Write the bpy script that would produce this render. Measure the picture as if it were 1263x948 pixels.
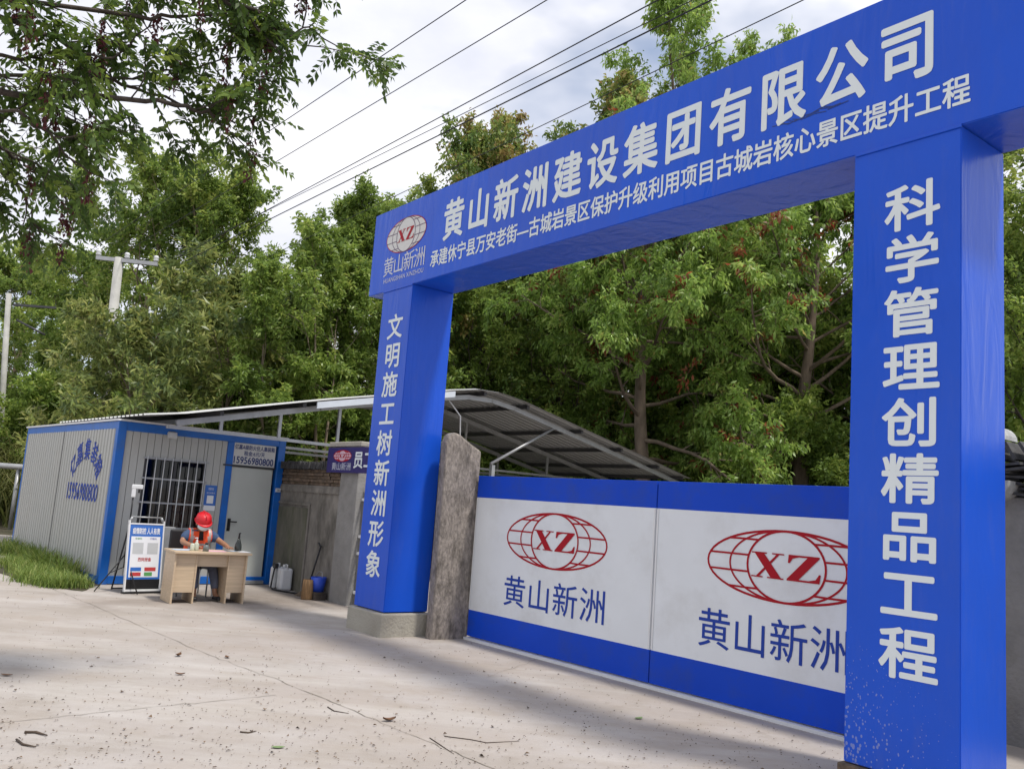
import bpy, bmesh, math, random
import numpy as np
from mathutils import Vector, Matrix, Euler
R = math.radians
rnd = random.Random(7)
SC = bpy.context.scene
COL = SC.collection
for o in list(bpy.data.objects): bpy.data.objects.remove(o)

# ------------------------------------------------------------------ camera, sky, sun, exposure
F_PX, PITCH, ROLL, EYE = 1087.6, .1392, .0729, 1.6
cam = bpy.data.cameras.new('camera'); cam.sensor_width = 36; cam.lens = F_PX * 36 / 1263
cam.clip_start = .05; cam.clip_end = 2000
co = bpy.data.objects.new('camera', cam); COL.objects.link(co)
co.matrix_world = Matrix.Translation((0, 0, EYE)) @ Matrix.Rotation(math.pi / 2 + PITCH, 4, 'X') @ Matrix.Rotation(ROLL, 4, 'Z')
SC.camera = co
SUN = Vector((.40, -.26, 1)).normalized()
w = bpy.data.worlds.new('World'); SC.world = w; w.use_nodes = True
nt = w.node_tree; nt.nodes.clear()
def N(nt, kind, **kw):
    n = nt.nodes.new(kind)
    for k, v in kw.items(): setattr(n, k, v)
    return n
out = N(nt, 'ShaderNodeOutputWorld')
sky = N(nt, 'ShaderNodeTexSky', sky_type='NISHITA', sun_disc=False)
sky.sun_elevation = math.asin(SUN.z); sky.sun_rotation = math.atan2(SUN.x, SUN.y)
bg1 = N(nt, 'ShaderNodeBackground'); bg1.inputs[1].default_value = .12
nt.links.new(sky.outputs[0], bg1.inputs[0])
tc = N(nt, 'ShaderNodeTexCoord')
mp = N(nt, 'ShaderNodeMapping'); mp.inputs['Scale'].default_value = (1, 1, 1.9); mp.inputs['Location'].default_value = (.13, .4, .2)
nz = N(nt, 'ShaderNodeTexNoise'); nz.inputs['Scale'].default_value = 3.2; nz.inputs['Detail'].default_value = 7; nz.inputs['Roughness'].default_value = .52
nt.links.new(tc.outputs['Generated'], mp.inputs[0]); nt.links.new(mp.outputs[0], nz.inputs['Vector'])
cr = N(nt, 'ShaderNodeValToRGB'); cr.color_ramp.elements[0].position = .32; cr.color_ramp.elements[0].color = (.60, .62, .71, 1)
cr.color_ramp.elements[1].position = .62; cr.color_ramp.elements[1].color = (.86, .86, .90, 1)
nt.links.new(nz.outputs[0], cr.inputs[0])
bg2 = N(nt, 'ShaderNodeBackground'); bg2.inputs[1].default_value = 1.0
nt.links.new(cr.outputs[0], bg2.inputs[0])
nz2 = N(nt, 'ShaderNodeTexNoise'); nz2.inputs['Scale'].default_value = 2.6; nz2.inputs['Detail'].default_value = 5
nt.links.new(mp.outputs[0], nz2.inputs['Vector'])
mr = N(nt, 'ShaderNodeMapRange'); mr.inputs[1].default_value = .34; mr.inputs[2].default_value = .5; mr.inputs[3].default_value = .15; mr.inputs[4].default_value = 1
nt.links.new(nz2.outputs[0], mr.inputs[0])
mx = N(nt, 'ShaderNodeMixShader'); nt.links.new(mr.outputs[0], mx.inputs[0]); nt.links.new(bg1.outputs[0], mx.inputs[1]); nt.links.new(bg2.outputs[0], mx.inputs[2])
nt.links.new(mx.outputs[0], out.inputs[0])
sl = bpy.data.lights.new('sun', 'SUN'); sl.energy = 2.7; sl.angle = R(6); sl.color = (1, .94, .85)
so = bpy.data.objects.new('sun', sl); COL.objects.link(so)
so.rotation_euler = SUN.to_track_quat('Z', 'Y').to_euler()
vs = SC.view_settings; vs.view_transform = 'Standard'; vs.look = 'None'; vs.exposure = 0.42; vs.gamma = 1; vs.use_curve_mapping = False
SC.cycles.max_bounces = 7; SC.cycles.diffuse_bounces = 4; SC.cycles.glossy_bounces = 3; SC.cycles.transparent_max_bounces = 6; SC.cycles.caustics_reflective = False; SC.cycles.caustics_refractive = False

# ------------------------------------------------------------------ helpers
def ray(u, v):
    u -= 631.5; v -= 474
    c, s = math.cos(-ROLL), math.sin(-ROLL)
    a, b = (u * c - v * s) / F_PX, -(u * s + v * c) / F_PX
    return Vector((a, math.cos(PITCH) - b * math.sin(PITCH), math.sin(PITCH) + b * math.cos(PITCH)))
EYEV = Vector((0, 0, EYE))
def gnd(u, v, z=0.0):
    r = ray(u, v); return EYEV + r * ((z - EYE) / r.z)
def at(u, v, D):
    r = ray(u, v); return EYEV + r * (D / r.y)

def setp(o, label=None, cat=None, group=None, kind=None):
    if label: o['label'] = label
    if cat: o['category'] = cat
    if group: o['group'] = group
    if kind: o['kind'] = kind
    return o
def thing(name, label, cat, loc=(0, 0, 0), rz=0, group=None):
    o = bpy.data.objects.new(name, None); COL.objects.link(o); o.empty_display_size = .1
    o.location = loc; o.rotation_euler = (0, 0, rz)
    return setp(o, label, cat, group)

class MB:
    def __init__(s): s.v = []; s.f = []; s.m = []; s.cur = 0; s.sm = []; s.smooth = False
    def add(s, vs, fs):
        n = len(s.v); s.v += [tuple(x) for x in vs]
        for f in fs: s.f.append(tuple(n + i for i in f)); s.m.append(s.cur); s.sm.append(s.smooth)
        return s
    def box(s, x0, x1, y0, y1, z0, z1, M=None):
        vs = [Vector((x, y, z)) for z in (z0, z1) for x, y in ((x0, y0), (x1, y0), (x1, y1), (x0, y1))]
        if M is not None: vs = [M @ v for v in vs]
        return s.add(vs, [(3, 2, 1, 0), (4, 5, 6, 7), (0, 1, 5, 4), (1, 2, 6, 5), (2, 3, 7, 6), (3, 0, 4, 7)])
    def tube(s, pts, rad, n=8, caps=True):
        pts = [Vector(p) for p in pts]
        if not hasattr(rad, '__len__'): rad = [rad] * len(pts)
        up = Vector((0, 0, 1)); rings = []
        sm0 = s.smooth
        for i, p in enumerate(pts):
            t = (pts[min(i + 1, len(pts) - 1)] - pts[max(i - 1, 0)]).normalized()
            a = t.cross(up if abs(t.z) < .95 else Vector((1, 0, 0))).normalized(); b = a.cross(t)
            rings.append([p + (a * math.cos(k * 2 * math.pi / n) + b * math.sin(k * 2 * math.pi / n)) * rad[i] for k in range(n)])
        vs = [q for r in rings for q in r]; fs = []
        for i in range(len(pts) - 1):
            for k in range(n):
                fs.append((i * n + k, i * n + (k + 1) % n, (i + 1) * n + (k + 1) % n, (i + 1) * n + k))
        s.smooth = n > 5; s.add(vs, fs); s.smooth = False
        if caps:
            b = len(s.v) - len(vs)
            for ring, rev in ((0, True), (len(pts) - 1, False)):
                idx = [b + ring * n + k for k in range(n)]
                s.f.append(tuple(idx if rev else idx[::-1])); s.m.append(s.cur); s.sm.append(False)
        s.smooth = sm0
        return s
    def lathe(s, prof, n=16, c=(0, 0, 0)):
        vs = []; fs = []
        for r, z in prof:
            for k in range(n):
                a = k * 2 * math.pi / n; vs.append((c[0] + r * math.cos(a), c[1] + r * math.sin(a), c[2] + z))
        for i in range(len(prof) - 1):
            for k in range(n): fs.append((i * n + k, i * n + (k + 1) % n, (i + 1) * n + (k + 1) % n, (i + 1) * n + k))
        fs.append(tuple(range(n))[::-1]); fs.append(tuple((len(prof) - 1) * n + k for k in range(n)))
        sm = s.smooth; s.smooth = True; s.add(vs, fs); s.smooth = sm
        return s
    def prism(s, poly, y0, y1):      # polygon in xz extruded along y
        n = len(poly)
        vs = [(x, y0, z) for x, z in poly] + [(x, y1, z) for x, z in poly]
        return s.add(vs, [tuple(range(n)), tuple(range(2 * n - 1, n - 1, -1))] + [(i, i + n, (i + 1) % n + n, (i + 1) % n) for i in range(n)])
    def poly(s, pts): return s.add(pts, [tuple(range(len(pts)))])
    def ribbon(s, pts, wd, y):       # flat stroke in the xz plane, facing -y
        P = [Vector((p[0], p[1])) for p in pts]; L = []; Rr = []
        for i, p in enumerate(P):
            t = (P[min(i + 1, len(P) - 1)] - P[max(i - 1, 0)]).normalized(); nn = Vector((-t.y, t.x)) * wd / 2
            L.append(p + nn); Rr.append(p - nn)
        vs = [(q.x, y, q.y) for q in L] + [(q.x, y, q.y) for q in Rr]; n = len(P)
        return s.add(vs, [(i, i + n, i + 1 + n, i + 1) for i in range(n - 1)])
    def build(s, name, mats, parent=None, loc=None, rz=None, bevel=0, fixn=True):
        me = bpy.data.meshes.new(name); me.from_pydata(s.v, [], s.f)
        if not isinstance(mats, (list, tuple)): mats = [mats]
        for m in mats: me.materials.append(m)
        me.polygons.foreach_set('material_index', s.m); me.polygons.foreach_set('use_smooth', s.sm)
        me.update()
        if fixn:
            b = bmesh.new(); b.from_mesh(me); bmesh.ops.recalc_face_normals(b, faces=b.faces); b.to_mesh(me); b.free()
        o = bpy.data.objects.new(name, me); COL.objects.link(o)
        if parent: o.parent = parent
        if loc is not None: o.location = loc
        if rz is not None: o.rotation_euler = (0, 0, rz)
        if bevel:
            bv = o.modifiers.new('bevel', 'BEVEL'); bv.width = bevel; bv.segments = 2; bv.limit_method = 'ANGLE'; bv.angle_limit = R(40)
        return o

def fast_mesh(name, V, Fq, mats, parent=None, tint=None, smooth=False):
    """V (n,3), Fq (m,4) numpy"""
    me = bpy.data.meshes.new(name); n, m = len(V), len(Fq)
    me.vertices.add(n); me.vertices.foreach_set('co', np.ascontiguousarray(V, dtype=np.float32).ravel())
    me.loops.add(m * 4); me.loops.foreach_set('vertex_index', np.ascontiguousarray(Fq, dtype=np.int32).ravel())
    me.polygons.add(m); me.polygons.foreach_set('loop_start', np.arange(0, m * 4, 4, dtype=np.int32))
    if smooth: me.polygons.foreach_set('use_smooth', np.ones(m, dtype=bool))
    for mm in (mats if isinstance(mats, (list, tuple)) else [mats]): me.materials.append(mm)
    if tint is not None:
        a = me.attributes.new('tint', 'FLOAT', 'FACE'); a.data.foreach_set('value', np.ascontiguousarray(tint, dtype=np.float32))
    me.update(calc_edges=True)
    o = bpy.data.objects.new(name, me); COL.objects.link(o)
    if parent: o.parent = parent
    return o

# ------------------------------------------------------------------ materials
def mat(name, col, rough=.6, var=.15, scale=6, bump=0, bscale=40, metal=0, spec=.5, dirt=None, dscale=2.0, damt=.5, coat=0, stretch=None):
    m = bpy.data.materials.new(name); m.use_nodes = True; t = m.node_tree; b = t.nodes['Principled BSDF']
    b.inputs['Roughness'].default_value = rough; b.inputs['Metallic'].default_value = metal
    b.inputs['Specular IOR Level'].default_value = spec; b.inputs['Coat Weight'].default_value = coat
    c = (*col, 1)
    tc = N(t, 'ShaderNodeTexCoord'); vec = tc.outputs['Object']
    if stretch:
        mp = N(t, 'ShaderNodeMapping'); mp.inputs['Scale'].default_value = stretch; t.links.new(vec, mp.inputs[0]); vec = mp.outputs[0]
    n = N(t, 'ShaderNodeTexNoise'); n.inputs['Scale'].default_value = scale; n.inputs['Detail'].default_value = 6; n.inputs['Roughness'].default_value = .6
    t.links.new(vec, n.inputs['Vector'])
    r = N(t, 'ShaderNodeValToRGB')
    r.color_ramp.elements[0].position = .3; r.color_ramp.elements[1].position = .7
    r.color_ramp.elements[0].color = tuple(x * (1 - var) for x in col) + (1,); r.color_ramp.elements[1].color = tuple(min(1, x * (1 + var)) for x in col) + (1,)
    t.links.new(n.outputs[0], r.inputs[0]); last = r.outputs[0]
    if dirt:
        n2 = N(t, 'ShaderNodeTexNoise'); n2.inputs['Scale'].default_value = dscale; n2.inputs['Detail'].default_value = 8; n2.inputs['Roughness'].default_value = .65
        t.links.new(vec, n2.inputs['Vector'])
        q = N(t, 'ShaderNodeMapRange'); q.inputs[1].default_value = .48; q.inputs[2].default_value = .68; q.inputs[4].default_value = damt; t.links.new(n2.outputs[0], q.inputs[0])
        mx = N(t, 'ShaderNodeMixRGB'); mx.inputs[2].default_value = (*dirt, 1); t.links.new(q.outputs[0], mx.inputs[0]); t.links.new(last, mx.inputs[1]); last = mx.outputs[0]
    t.links.new(last, b.inputs['Base Color'])
    if bump:
        n3 = N(t, 'ShaderNodeTexNoise'); n3.inputs['Scale'].default_value = bscale; n3.inputs['Detail'].default_value = 5; t.links.new(vec, n3.inputs['Vector'])
        bp = N(t, 'ShaderNodeBump'); bp.inputs['Strength'].default_value = bump; bp.inputs['Distance'].default_value = .02
        t.links.new(n3.outputs[0], bp.inputs['Height']); t.links.new(bp.outputs[0], b.inputs['Normal'])
    return m

def leaf_mat(name, cols, rough=.45, trans=.35):
    m = bpy.data.materials.new(name); m.use_nodes = True; t = m.node_tree; b = t.nodes['Principled BSDF']; o = t.nodes['Material Output']
    a = N(t, 'ShaderNodeAttribute', attribute_name='tint'); r = N(t, 'ShaderNodeValToRGB')
    els = r.color_ramp.elements
    els[0].position = cols[0][0]; els[0].color = (*cols[0][1], 1); els[1].position = cols[-1][0]; els[1].color = (*cols[-1][1], 1)
    for p, c in cols[1:-1]:
        e = els.new(p); e.color = (*c, 1)
    t.links.new(a.outputs['Fac'], r.inputs[0]); t.links.new(r.outputs[0], b.inputs['Base Color'])
    b.inputs['Roughness'].default_value = rough; b.inputs['Specular IOR Level'].default_value = .4
    tr = N(t, 'ShaderNodeBsdfTranslucent'); hs = N(t, 'ShaderNodeHueSaturation'); hs.inputs['Hue'].default_value = .485; hs.inputs['Value'].default_value = 1.3
    t.links.new(r.outputs[0], hs.inputs['Color']); t.links.new(hs.outputs[0], tr.inputs[0])
    mx = N(t, 'ShaderNodeMixShader'); mx.inputs[0].default_value = trans
    t.links.new(b.outputs[0], mx.inputs[1]); t.links.new(tr.outputs[0], mx.inputs[2]); t.links.new(mx.outputs[0], o.inputs[0])
    return m

RED = (.32, .085, .035); BRN = (.22, .10, .045)
M = {}
M['vinyl'] = mat('blue_vinyl', (.005, .085, .60), rough=.27, var=.06, scale=1.2, bump=.06, bscale=2.2, spec=.28)
M['gateblue'] = mat('blue_gate_print', (.004, .058, .52), rough=.45, var=.1, scale=1.5, bump=.05, bscale=3, spec=.18, dirt=(.03, .06, .25), dscale=3, damt=.45)
M['gatewhite'] = mat('white_gate_print', (.71, .74, .77), spec=.2, rough=.45, var=.03, scale=2, bump=.03, bscale=3, dirt=(.5, .5, .49), dscale=1.5, damt=.4)
M['letter'] = mat('white_lettering', (.69, .75, .77), rough=.5, spec=.15, var=.02)
M['letterlight'] = mat('pale_lettering', (.55, .58, .68), rough=.5, var=.02)
M['bluetext'] = mat('blue_lettering', (.02, .055, .33), rough=.5, spec=.15, var=.03)
M['redprint'] = mat('red_print', (.36, .008, .018), rough=.5, spec=.15, var=.05)
M['darkprint'] = mat('dark_line_print', (.10, .05, .12), rough=.5, var=.02)
M['offwhite'] = mat('off_white_print', (.60, .60, .58), rough=.5, var=.03)
M['inkblue'] = mat('navy_ink', (.015, .035, .16), rough=.6, var=.1)
M['stripe'] = mat('blue_cabin_paint', (.006, .125, .50), rough=.38, var=.1, scale=3, dirt=(.06, .12, .24), dscale=4, damt=.35)
M['cabinwall'] = mat('grey_cabin_sheet', (.44, .45, .43), rough=.5, var=.06, scale=2, stretch=(1, 1, .3), dirt=(.36, .35, .32), dscale=2, damt=.45)
M['cabindoor'] = mat('pale_door_paint', (.50, .53, .50), rough=.45, var=.04, scale=2)
M['groove'] = mat('dark_groove', (.10, .10, .10), rough=.8, var=.1)
M['concrete'] = mat('pale_concrete', (.36, .34, .29), rough=.9, var=.18, scale=5, bump=.5, bscale=35, dirt=(.2, .18, .15), dscale=2.5, damt=.55)
M['oldpost'] = mat('weathered_concrete', (.25, .22, .195), rough=.95, var=.4, scale=30, bump=.8, bscale=45, dirt=(.075, .065, .056), dscale=9, damt=.85, stretch=(1, 1, .45))
M['plaster'] = mat('stained_plaster', (.20, .186, .165), rough=.95, var=.35, scale=5, bump=.7, bscale=14, dirt=(.06, .056, .046), dscale=2.2, damt=.95, stretch=(1, 1, .5))
M['plaster2'] = mat('grey_plaster', (.25, .245, .235), rough=.95, var=.15, scale=3, bump=.5, bscale=30, dirt=(.15, .145, .14), dscale=2, damt=.6)
M['brick'] = mat('old_brick', (.16, .115, .08), rough=.95, var=.5, scale=9, bump=.8, bscale=25, dirt=(.05, .045, .04), dscale=5, damt=.8)
M['tile'] = mat('dark_roof_tile', (.06, .06, .062), rough=.85, var=.4, scale=12, bump=.5, bscale=40)
M['tilepale'] = mat('pale_roof_tile', (.36, .37, .37), rough=.8, var=.25, scale=9, bump=.4)
M['steel'] = mat('grey_steel', (.34, .35, .36), rough=.42, var=.12, scale=6, metal=.4)
M['darksteel'] = mat('dark_steel', (.06, .06, .065), rough=.5, var=.2, metal=.4)
M['roofsheet'] = mat('grey_roof_sheet', (.29, .30, .31), rough=.5, var=.12, scale=2, metal=.25, dirt=(.2, .2, .2), dscale=2, damt=.5)
M['whitesheet'] = mat('white_sheet', (.68, .69, .70), rough=.5, var=.05)
M['palepaint'] = mat('pale_paint', (.55, .6, .66), rough=.4, var=.05)
M['black'] = mat('black_plastic', (.014, .014, .016), rough=.45, var=.2)
M['whiteplastic'] = mat('white_plastic', (.66, .68, .70), rough=.4, var=.05, dirt=(.45, .45, .44), dscale=6, damt=.4)
M['blueplastic'] = mat('blue_plastic', (.02, .07, .5), rough=.4, var=.1)
M['wood'] = mat('pale_wood_laminate', (.52, .40, .27), rough=.45, var=.12, scale=9, stretch=(.3, 1, 4))
M['woodedge'] = mat('laminate_edge', (.6, .5, .36), rough=.45, var=.06)
M['log'] = mat('split_log', (.22, .13, .06), rough=.8, var=.45, scale=18, stretch=(3, 3, .3), bump=.5)
M['paper'] = mat('paper', (.75, .77, .8), rough=.7, var=.03)
M['bluepaper'] = mat('pale_blue_paper', (.42, .55, .72), rough=.7, var=.04)
M['pinkpaper'] = mat('pink_paper', (.7, .42, .5), rough=.7, var=.04)
M['posterblue'] = mat('poster_blue', (.04, .15, .50), rough=.4, var=.05)
M['posterred'] = mat('poster_red', (.5, .05, .05), rough=.5, var=.05)
M['postergreen'] = mat('poster_green', (.10, .32, .10), rough=.5, var=.05)
M['postertext'] = mat('poster_grey_text', (.2, .22, .24), rough=.5, var=.05)
M['signnavy'] = mat('navy_sign', (.028, .02, .13), rough=.4, var=.08)
M['bark'] = mat('bark', (.15, .115, .085), rough=.95, var=.4, scale=7, bump=.8, bscale=18, stretch=(1, 1, .3))
M['barkdark'] = mat('dark_bark', (.06, .048, .04), rough=.95, var=.4, scale=9, bump=.6)
M['barkpale'] = mat('pale_bark', (.24, .19, .14), rough=.95, var=.3, scale=7, bump=.6, stretch=(1, 1, .3))
M['pole'] = mat('pole_concrete', (.38, .38, .36), rough=.8, var=.2, scale=3)
M['wire'] = mat('black_cable', (.012, .012, .014), rough=.7, var=.05)
M['skin'] = mat('skin', (.33, .17, .10), rough=.5, var=.06)
M['shirt'] = mat('navy_cloth', (.045, .08, .16), rough=.85, var=.15, scale=20)
M['tee'] = mat('black_cloth', (.02, .016, .018), rough=.9, var=.1)
M['hivis'] = mat('orange_vest_cloth', (.78, .085, .02), rough=.75, var=.08, scale=20)
M['reflect'] = mat('silver_tape', (.42, .38, .36), rough=.4, var=.08)
M['trouser'] = mat('grey_cloth', (.12, .135, .19), rough=.9, var=.15, scale=20)
M['helmet'] = mat('red_helmet_shell', (.55, .012, .02), rough=.34, var=.06)
M['mask'] = mat('mask_cloth', (.60, .70, .73), rough=.8, var=.05)
M['redcloth'] = mat('red_jacket_cloth', (.4, .05, .03), rough=.8, var=.2, scale=10)
M['shoesole'] = mat('white_sole', (.6, .6, .6), rough=.6, var=.05)
M['twig'] = mat('dry_twig', (.07, .05, .035), rough=.9, var=.3)
M['deadleaf'] = mat('dead_leaf', (.13, .065, .03), rough=.8, var=.3, scale=30)
M['greenleaf'] = mat('fresh_leaf', (.17, .25, .10), rough=.6, var=.2, scale=30)
M['litter'] = leaf_mat('leaf_litter', [(0, (.05, .035, .025)), (.6, (.10, .065, .04)), (1, (.16, .10, .05))], .8, 0)
M['soil'] = mat('dark_soil', (.06, .05, .03), rough=.95, var=.3, scale=4, bump=.5, dirt=(.05, .07, .02), dscale=3, damt=.6)
M['grass'] = leaf_mat('weed_grass', [(0, (.08, .14, .025)), (.5, (.18, .27, .05)), (1, (.36, .38, .13))], .5, .35)
M['reed'] = leaf_mat('reed_grass', [(0, (.07, .10, .025)), (.6, (.15, .17, .05)), (1, (.3, .27, .13))], .5, .3)
M['leafA'] = leaf_mat('drooping_leaf', [(0, (.12, .20, .045)), (.45, (.235, .38, .075)), (.8, (.40, .52, .14)), (.9, RED), (1, BRN)], .4, .48)
M['leafB'] = leaf_mat('evergreen_leaf', [(0, (.10, .17, .04)), (.5, (.235, .35, .07)), (.85, (.42, .49, .13)), (1, (.42, .40, .16))], .4, .48)
M['leafC'] = leaf_mat('loquat_leaf', [(0, (.09, .14, .055)), (.5, (.22, .28, .075)), (.85, (.42, .44, .15)), (1, (.5, .47, .2))], .38, .42)
M['leafD'] = leaf_mat('autumn_leaf', [(0, (.11, .19, .045)), (.5, (.25, .33, .075)), (.75, (.42, .38, .11)), (.9, (.22, .12, .05)), (1, (.26, .09, .045))], .45, .35)
M['leafF'] = leaf_mat('pinnate_leaf', [(0, (.04, .08, .02)), (.5, (.10, .175, .034)), (.85, (.24, .33, .06)), (.92, (.11, .03, .035)), (1, (.15, .05, .05))], .45, .45)
def glass_mat(name, tint, alpha):
    m = bpy.data.materials.new(name); m.use_nodes = True; t = m.node_tree; t.nodes.clear()
    o = N(t, 'ShaderNodeOutputMaterial'); tr = N(t, 'ShaderNodeBsdfTransparent'); tr.inputs[0].default_value = (*tint, 1)
    g = N(t, 'ShaderNodeBsdfGlossy'); g.inputs['Roughness'].default_value = .03; fr = N(t, 'ShaderNodeFresnel'); fr.inputs[0].default_value = 1.45
    mx = N(t, 'ShaderNodeMixShader'); t.links.new(fr.outputs[0], mx.inputs[0]); t.links.new(tr.outputs[0], mx.inputs[1]); t.links.new(g.outputs[0], mx.inputs[2]); t.links.new(mx.outputs[0], o.inputs[0])
    return m
M['glass'] = glass_mat('window_glass', (.5, .55, .6), .5)
M['bottleglass'] = mat('dark_glass', (.02, .025, .022), rough=.08, var=.1, spec=.6)
M['gel'] = mat('clear_gel_bottle', (.50, .52, .42), rough=.2, var=.05)

def vinyl_panels(m):
    """the print is made of strips, each faded a little differently, with slack creases"""
    t = m.node_tree; b = t.nodes['Principled BSDF']; src = b.inputs['Base Color'].links[0].from_socket
    tc = N(t, 'ShaderNodeTexCoord'); sep = N(t, 'ShaderNodeSeparateXYZ'); t.links.new(tc.outputs['Object'], sep.inputs[0])
    a = N(t, 'ShaderNodeMath', operation='MULTIPLY'); a.inputs[1].default_value = .93; t.links.new(sep.outputs['X'], a.inputs[0])
    f = N(t, 'ShaderNodeMath', operation='FLOOR'); t.links.new(a.outputs[0], f.inputs[0])
    wn = N(t, 'ShaderNodeTexWhiteNoise', noise_dimensions='1D'); t.links.new(f.outputs[0], wn.inputs['W'])
    q = N(t, 'ShaderNodeMapRange'); q.inputs[3].default_value = 0; q.inputs[4].default_value = .22; t.links.new(wn.outputs['Value'], q.inputs[0])
    mx = N(t, 'ShaderNodeMixRGB'); mx.inputs[2].default_value = (.045, .075, .42, 1); t.links.new(q.outputs[0], mx.inputs[0]); t.links.new(src, mx.inputs[1])
    n = N(t, 'ShaderNodeTexNoise'); n.inputs['Scale'].default_value = 3; n.inputs['Detail'].default_value = 7; n.inputs['Roughness'].default_value = .7
    mp = N(t, 'ShaderNodeMapping'); mp.inputs['Scale'].default_value = (2.2, 2.2, .5); t.links.new(tc.outputs['Object'], mp.inputs[0]); t.links.new(mp.outputs[0], n.inputs['Vector'])
    q2 = N(t, 'ShaderNodeMapRange'); q2.inputs[1].default_value = .52; q2.inputs[2].default_value = .75; q2.inputs[4].default_value = .28; t.links.new(n.outputs[0], q2.inputs[0])
    m2 = N(t, 'ShaderNodeMixRGB'); m2.inputs[2].default_value = (.06, .11, .45, 1); t.links.new(q2.outputs[0], m2.inputs[0]); t.links.new(mx.outputs[0], m2.inputs[1]); t.links.new(m2.outputs[0], b.inputs['Base Color'])
    w1 = N(t, 'ShaderNodeTexNoise'); w1.inputs['Scale'].default_value = 1.6; w1.inputs['Detail'].default_value = 3; w1.inputs['Distortion'].default_value = 1.5; t.links.new(mp.outputs[0], w1.inputs['Vector'])
    w2 = N(t, 'ShaderNodeTexNoise'); w2.inputs['Scale'].default_value = 120; t.links.new(tc.outputs['Object'], w2.inputs['Vector'])
    ad = N(t, 'ShaderNodeMath', operation='MULTIPLY_ADD'); ad.inputs[1].default_value = .02; t.links.new(w2.outputs[0], ad.inputs[0]); t.links.new(w1.outputs[0], ad.inputs[2])
    bp = N(t, 'ShaderNodeBump'); bp.inputs['Strength'].default_value = .35; bp.inputs['Distance'].default_value = .03; t.links.new(ad.outputs[0], bp.inputs['Height']); t.links.new(bp.outputs[0], b.inputs['Normal'])
vinyl_panels(M['vinyl'])
def vinyl_speckle():
    """the blue print on the right hand column carries dried white splashes low on its left side"""
    m = M['vinyl'].copy(); m.name = 'blue_vinyl_splashed'; t = m.node_tree; b = t.nodes['Principled BSDF']
    src = b.inputs['Base Color'].links[0].from_socket
    tc = N(t, 'ShaderNodeTexCoord'); vo = N(t, 'ShaderNodeTexVoronoi'); vo.inputs['Scale'].default_value = 48; vo.inputs['Randomness'].default_value = 1
    mpn = N(t, 'ShaderNodeMapping'); mpn.inputs['Scale'].default_value = (1, 1, .7); t.links.new(tc.outputs['Object'], mpn.inputs[0])
    t.links.new(mpn.outputs[0], vo.inputs['Vector'])
    sep = N(t, 'ShaderNodeSeparateXYZ'); t.links.new(tc.outputs['Object'], sep.inputs[0])
    hz = N(t, 'ShaderNodeMapRange'); hz.inputs[1].default_value = 1.15; hz.inputs[2].default_value = .2; hz.inputs[3].default_value = 0; hz.inputs[4].default_value = .38; t.links.new(sep.outputs['Z'], hz.inputs[0])
    hx = N(t, 'ShaderNodeMapRange'); hx.inputs[1].default_value = .75; hx.inputs[2].default_value = 0; hx.inputs[3].default_value = .12; hx.inputs[4].default_value = 1; t.links.new(sep.outputs['X'], hx.inputs[0])
    mu = N(t, 'ShaderNodeMath', operation='MULTIPLY'); t.links.new(hz.outputs[0], mu.inputs[0]); t.links.new(hx.outputs[0], mu.inputs[1])
    nn = N(t, 'ShaderNodeTexNoise'); nn.inputs['Scale'].default_value = 9; t.links.new(tc.outputs['Object'], nn.inputs['Vector'])
    m2 = N(t, 'ShaderNodeMath', operation='MULTIPLY'); t.links.new(mu.outputs[0], m2.inputs[0]); t.links.new(nn.outputs[0], m2.inputs[1])
    m3 = N(t, 'ShaderNodeMath', operation='MULTIPLY'); m3.inputs[1].default_value = 2.2; t.links.new(m2.outputs[0], m3.inputs[0])
    lt = N(t, 'ShaderNodeMath', operation='LESS_THAN'); t.links.new(vo.outputs['Distance'], lt.inputs[0]); t.links.new(m3.outputs[0], lt.inputs[1])
    k = N(t, 'ShaderNodeMath', operation='MULTIPLY'); k.inputs[1].default_value = .38; t.links.new(lt.outputs[0], k.inputs[0])
    mx = N(t, 'ShaderNodeMixRGB'); mx.inputs[2].default_value = (.42, .44, .5, 1); t.links.new(k.outputs[0], mx.inputs[0]); t.links.new(src, mx.inputs[1]); t.links.new(mx.outputs[0], b.inputs['Base Color'])
    return m
M['vinyl2'] = vinyl_speckle()

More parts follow.
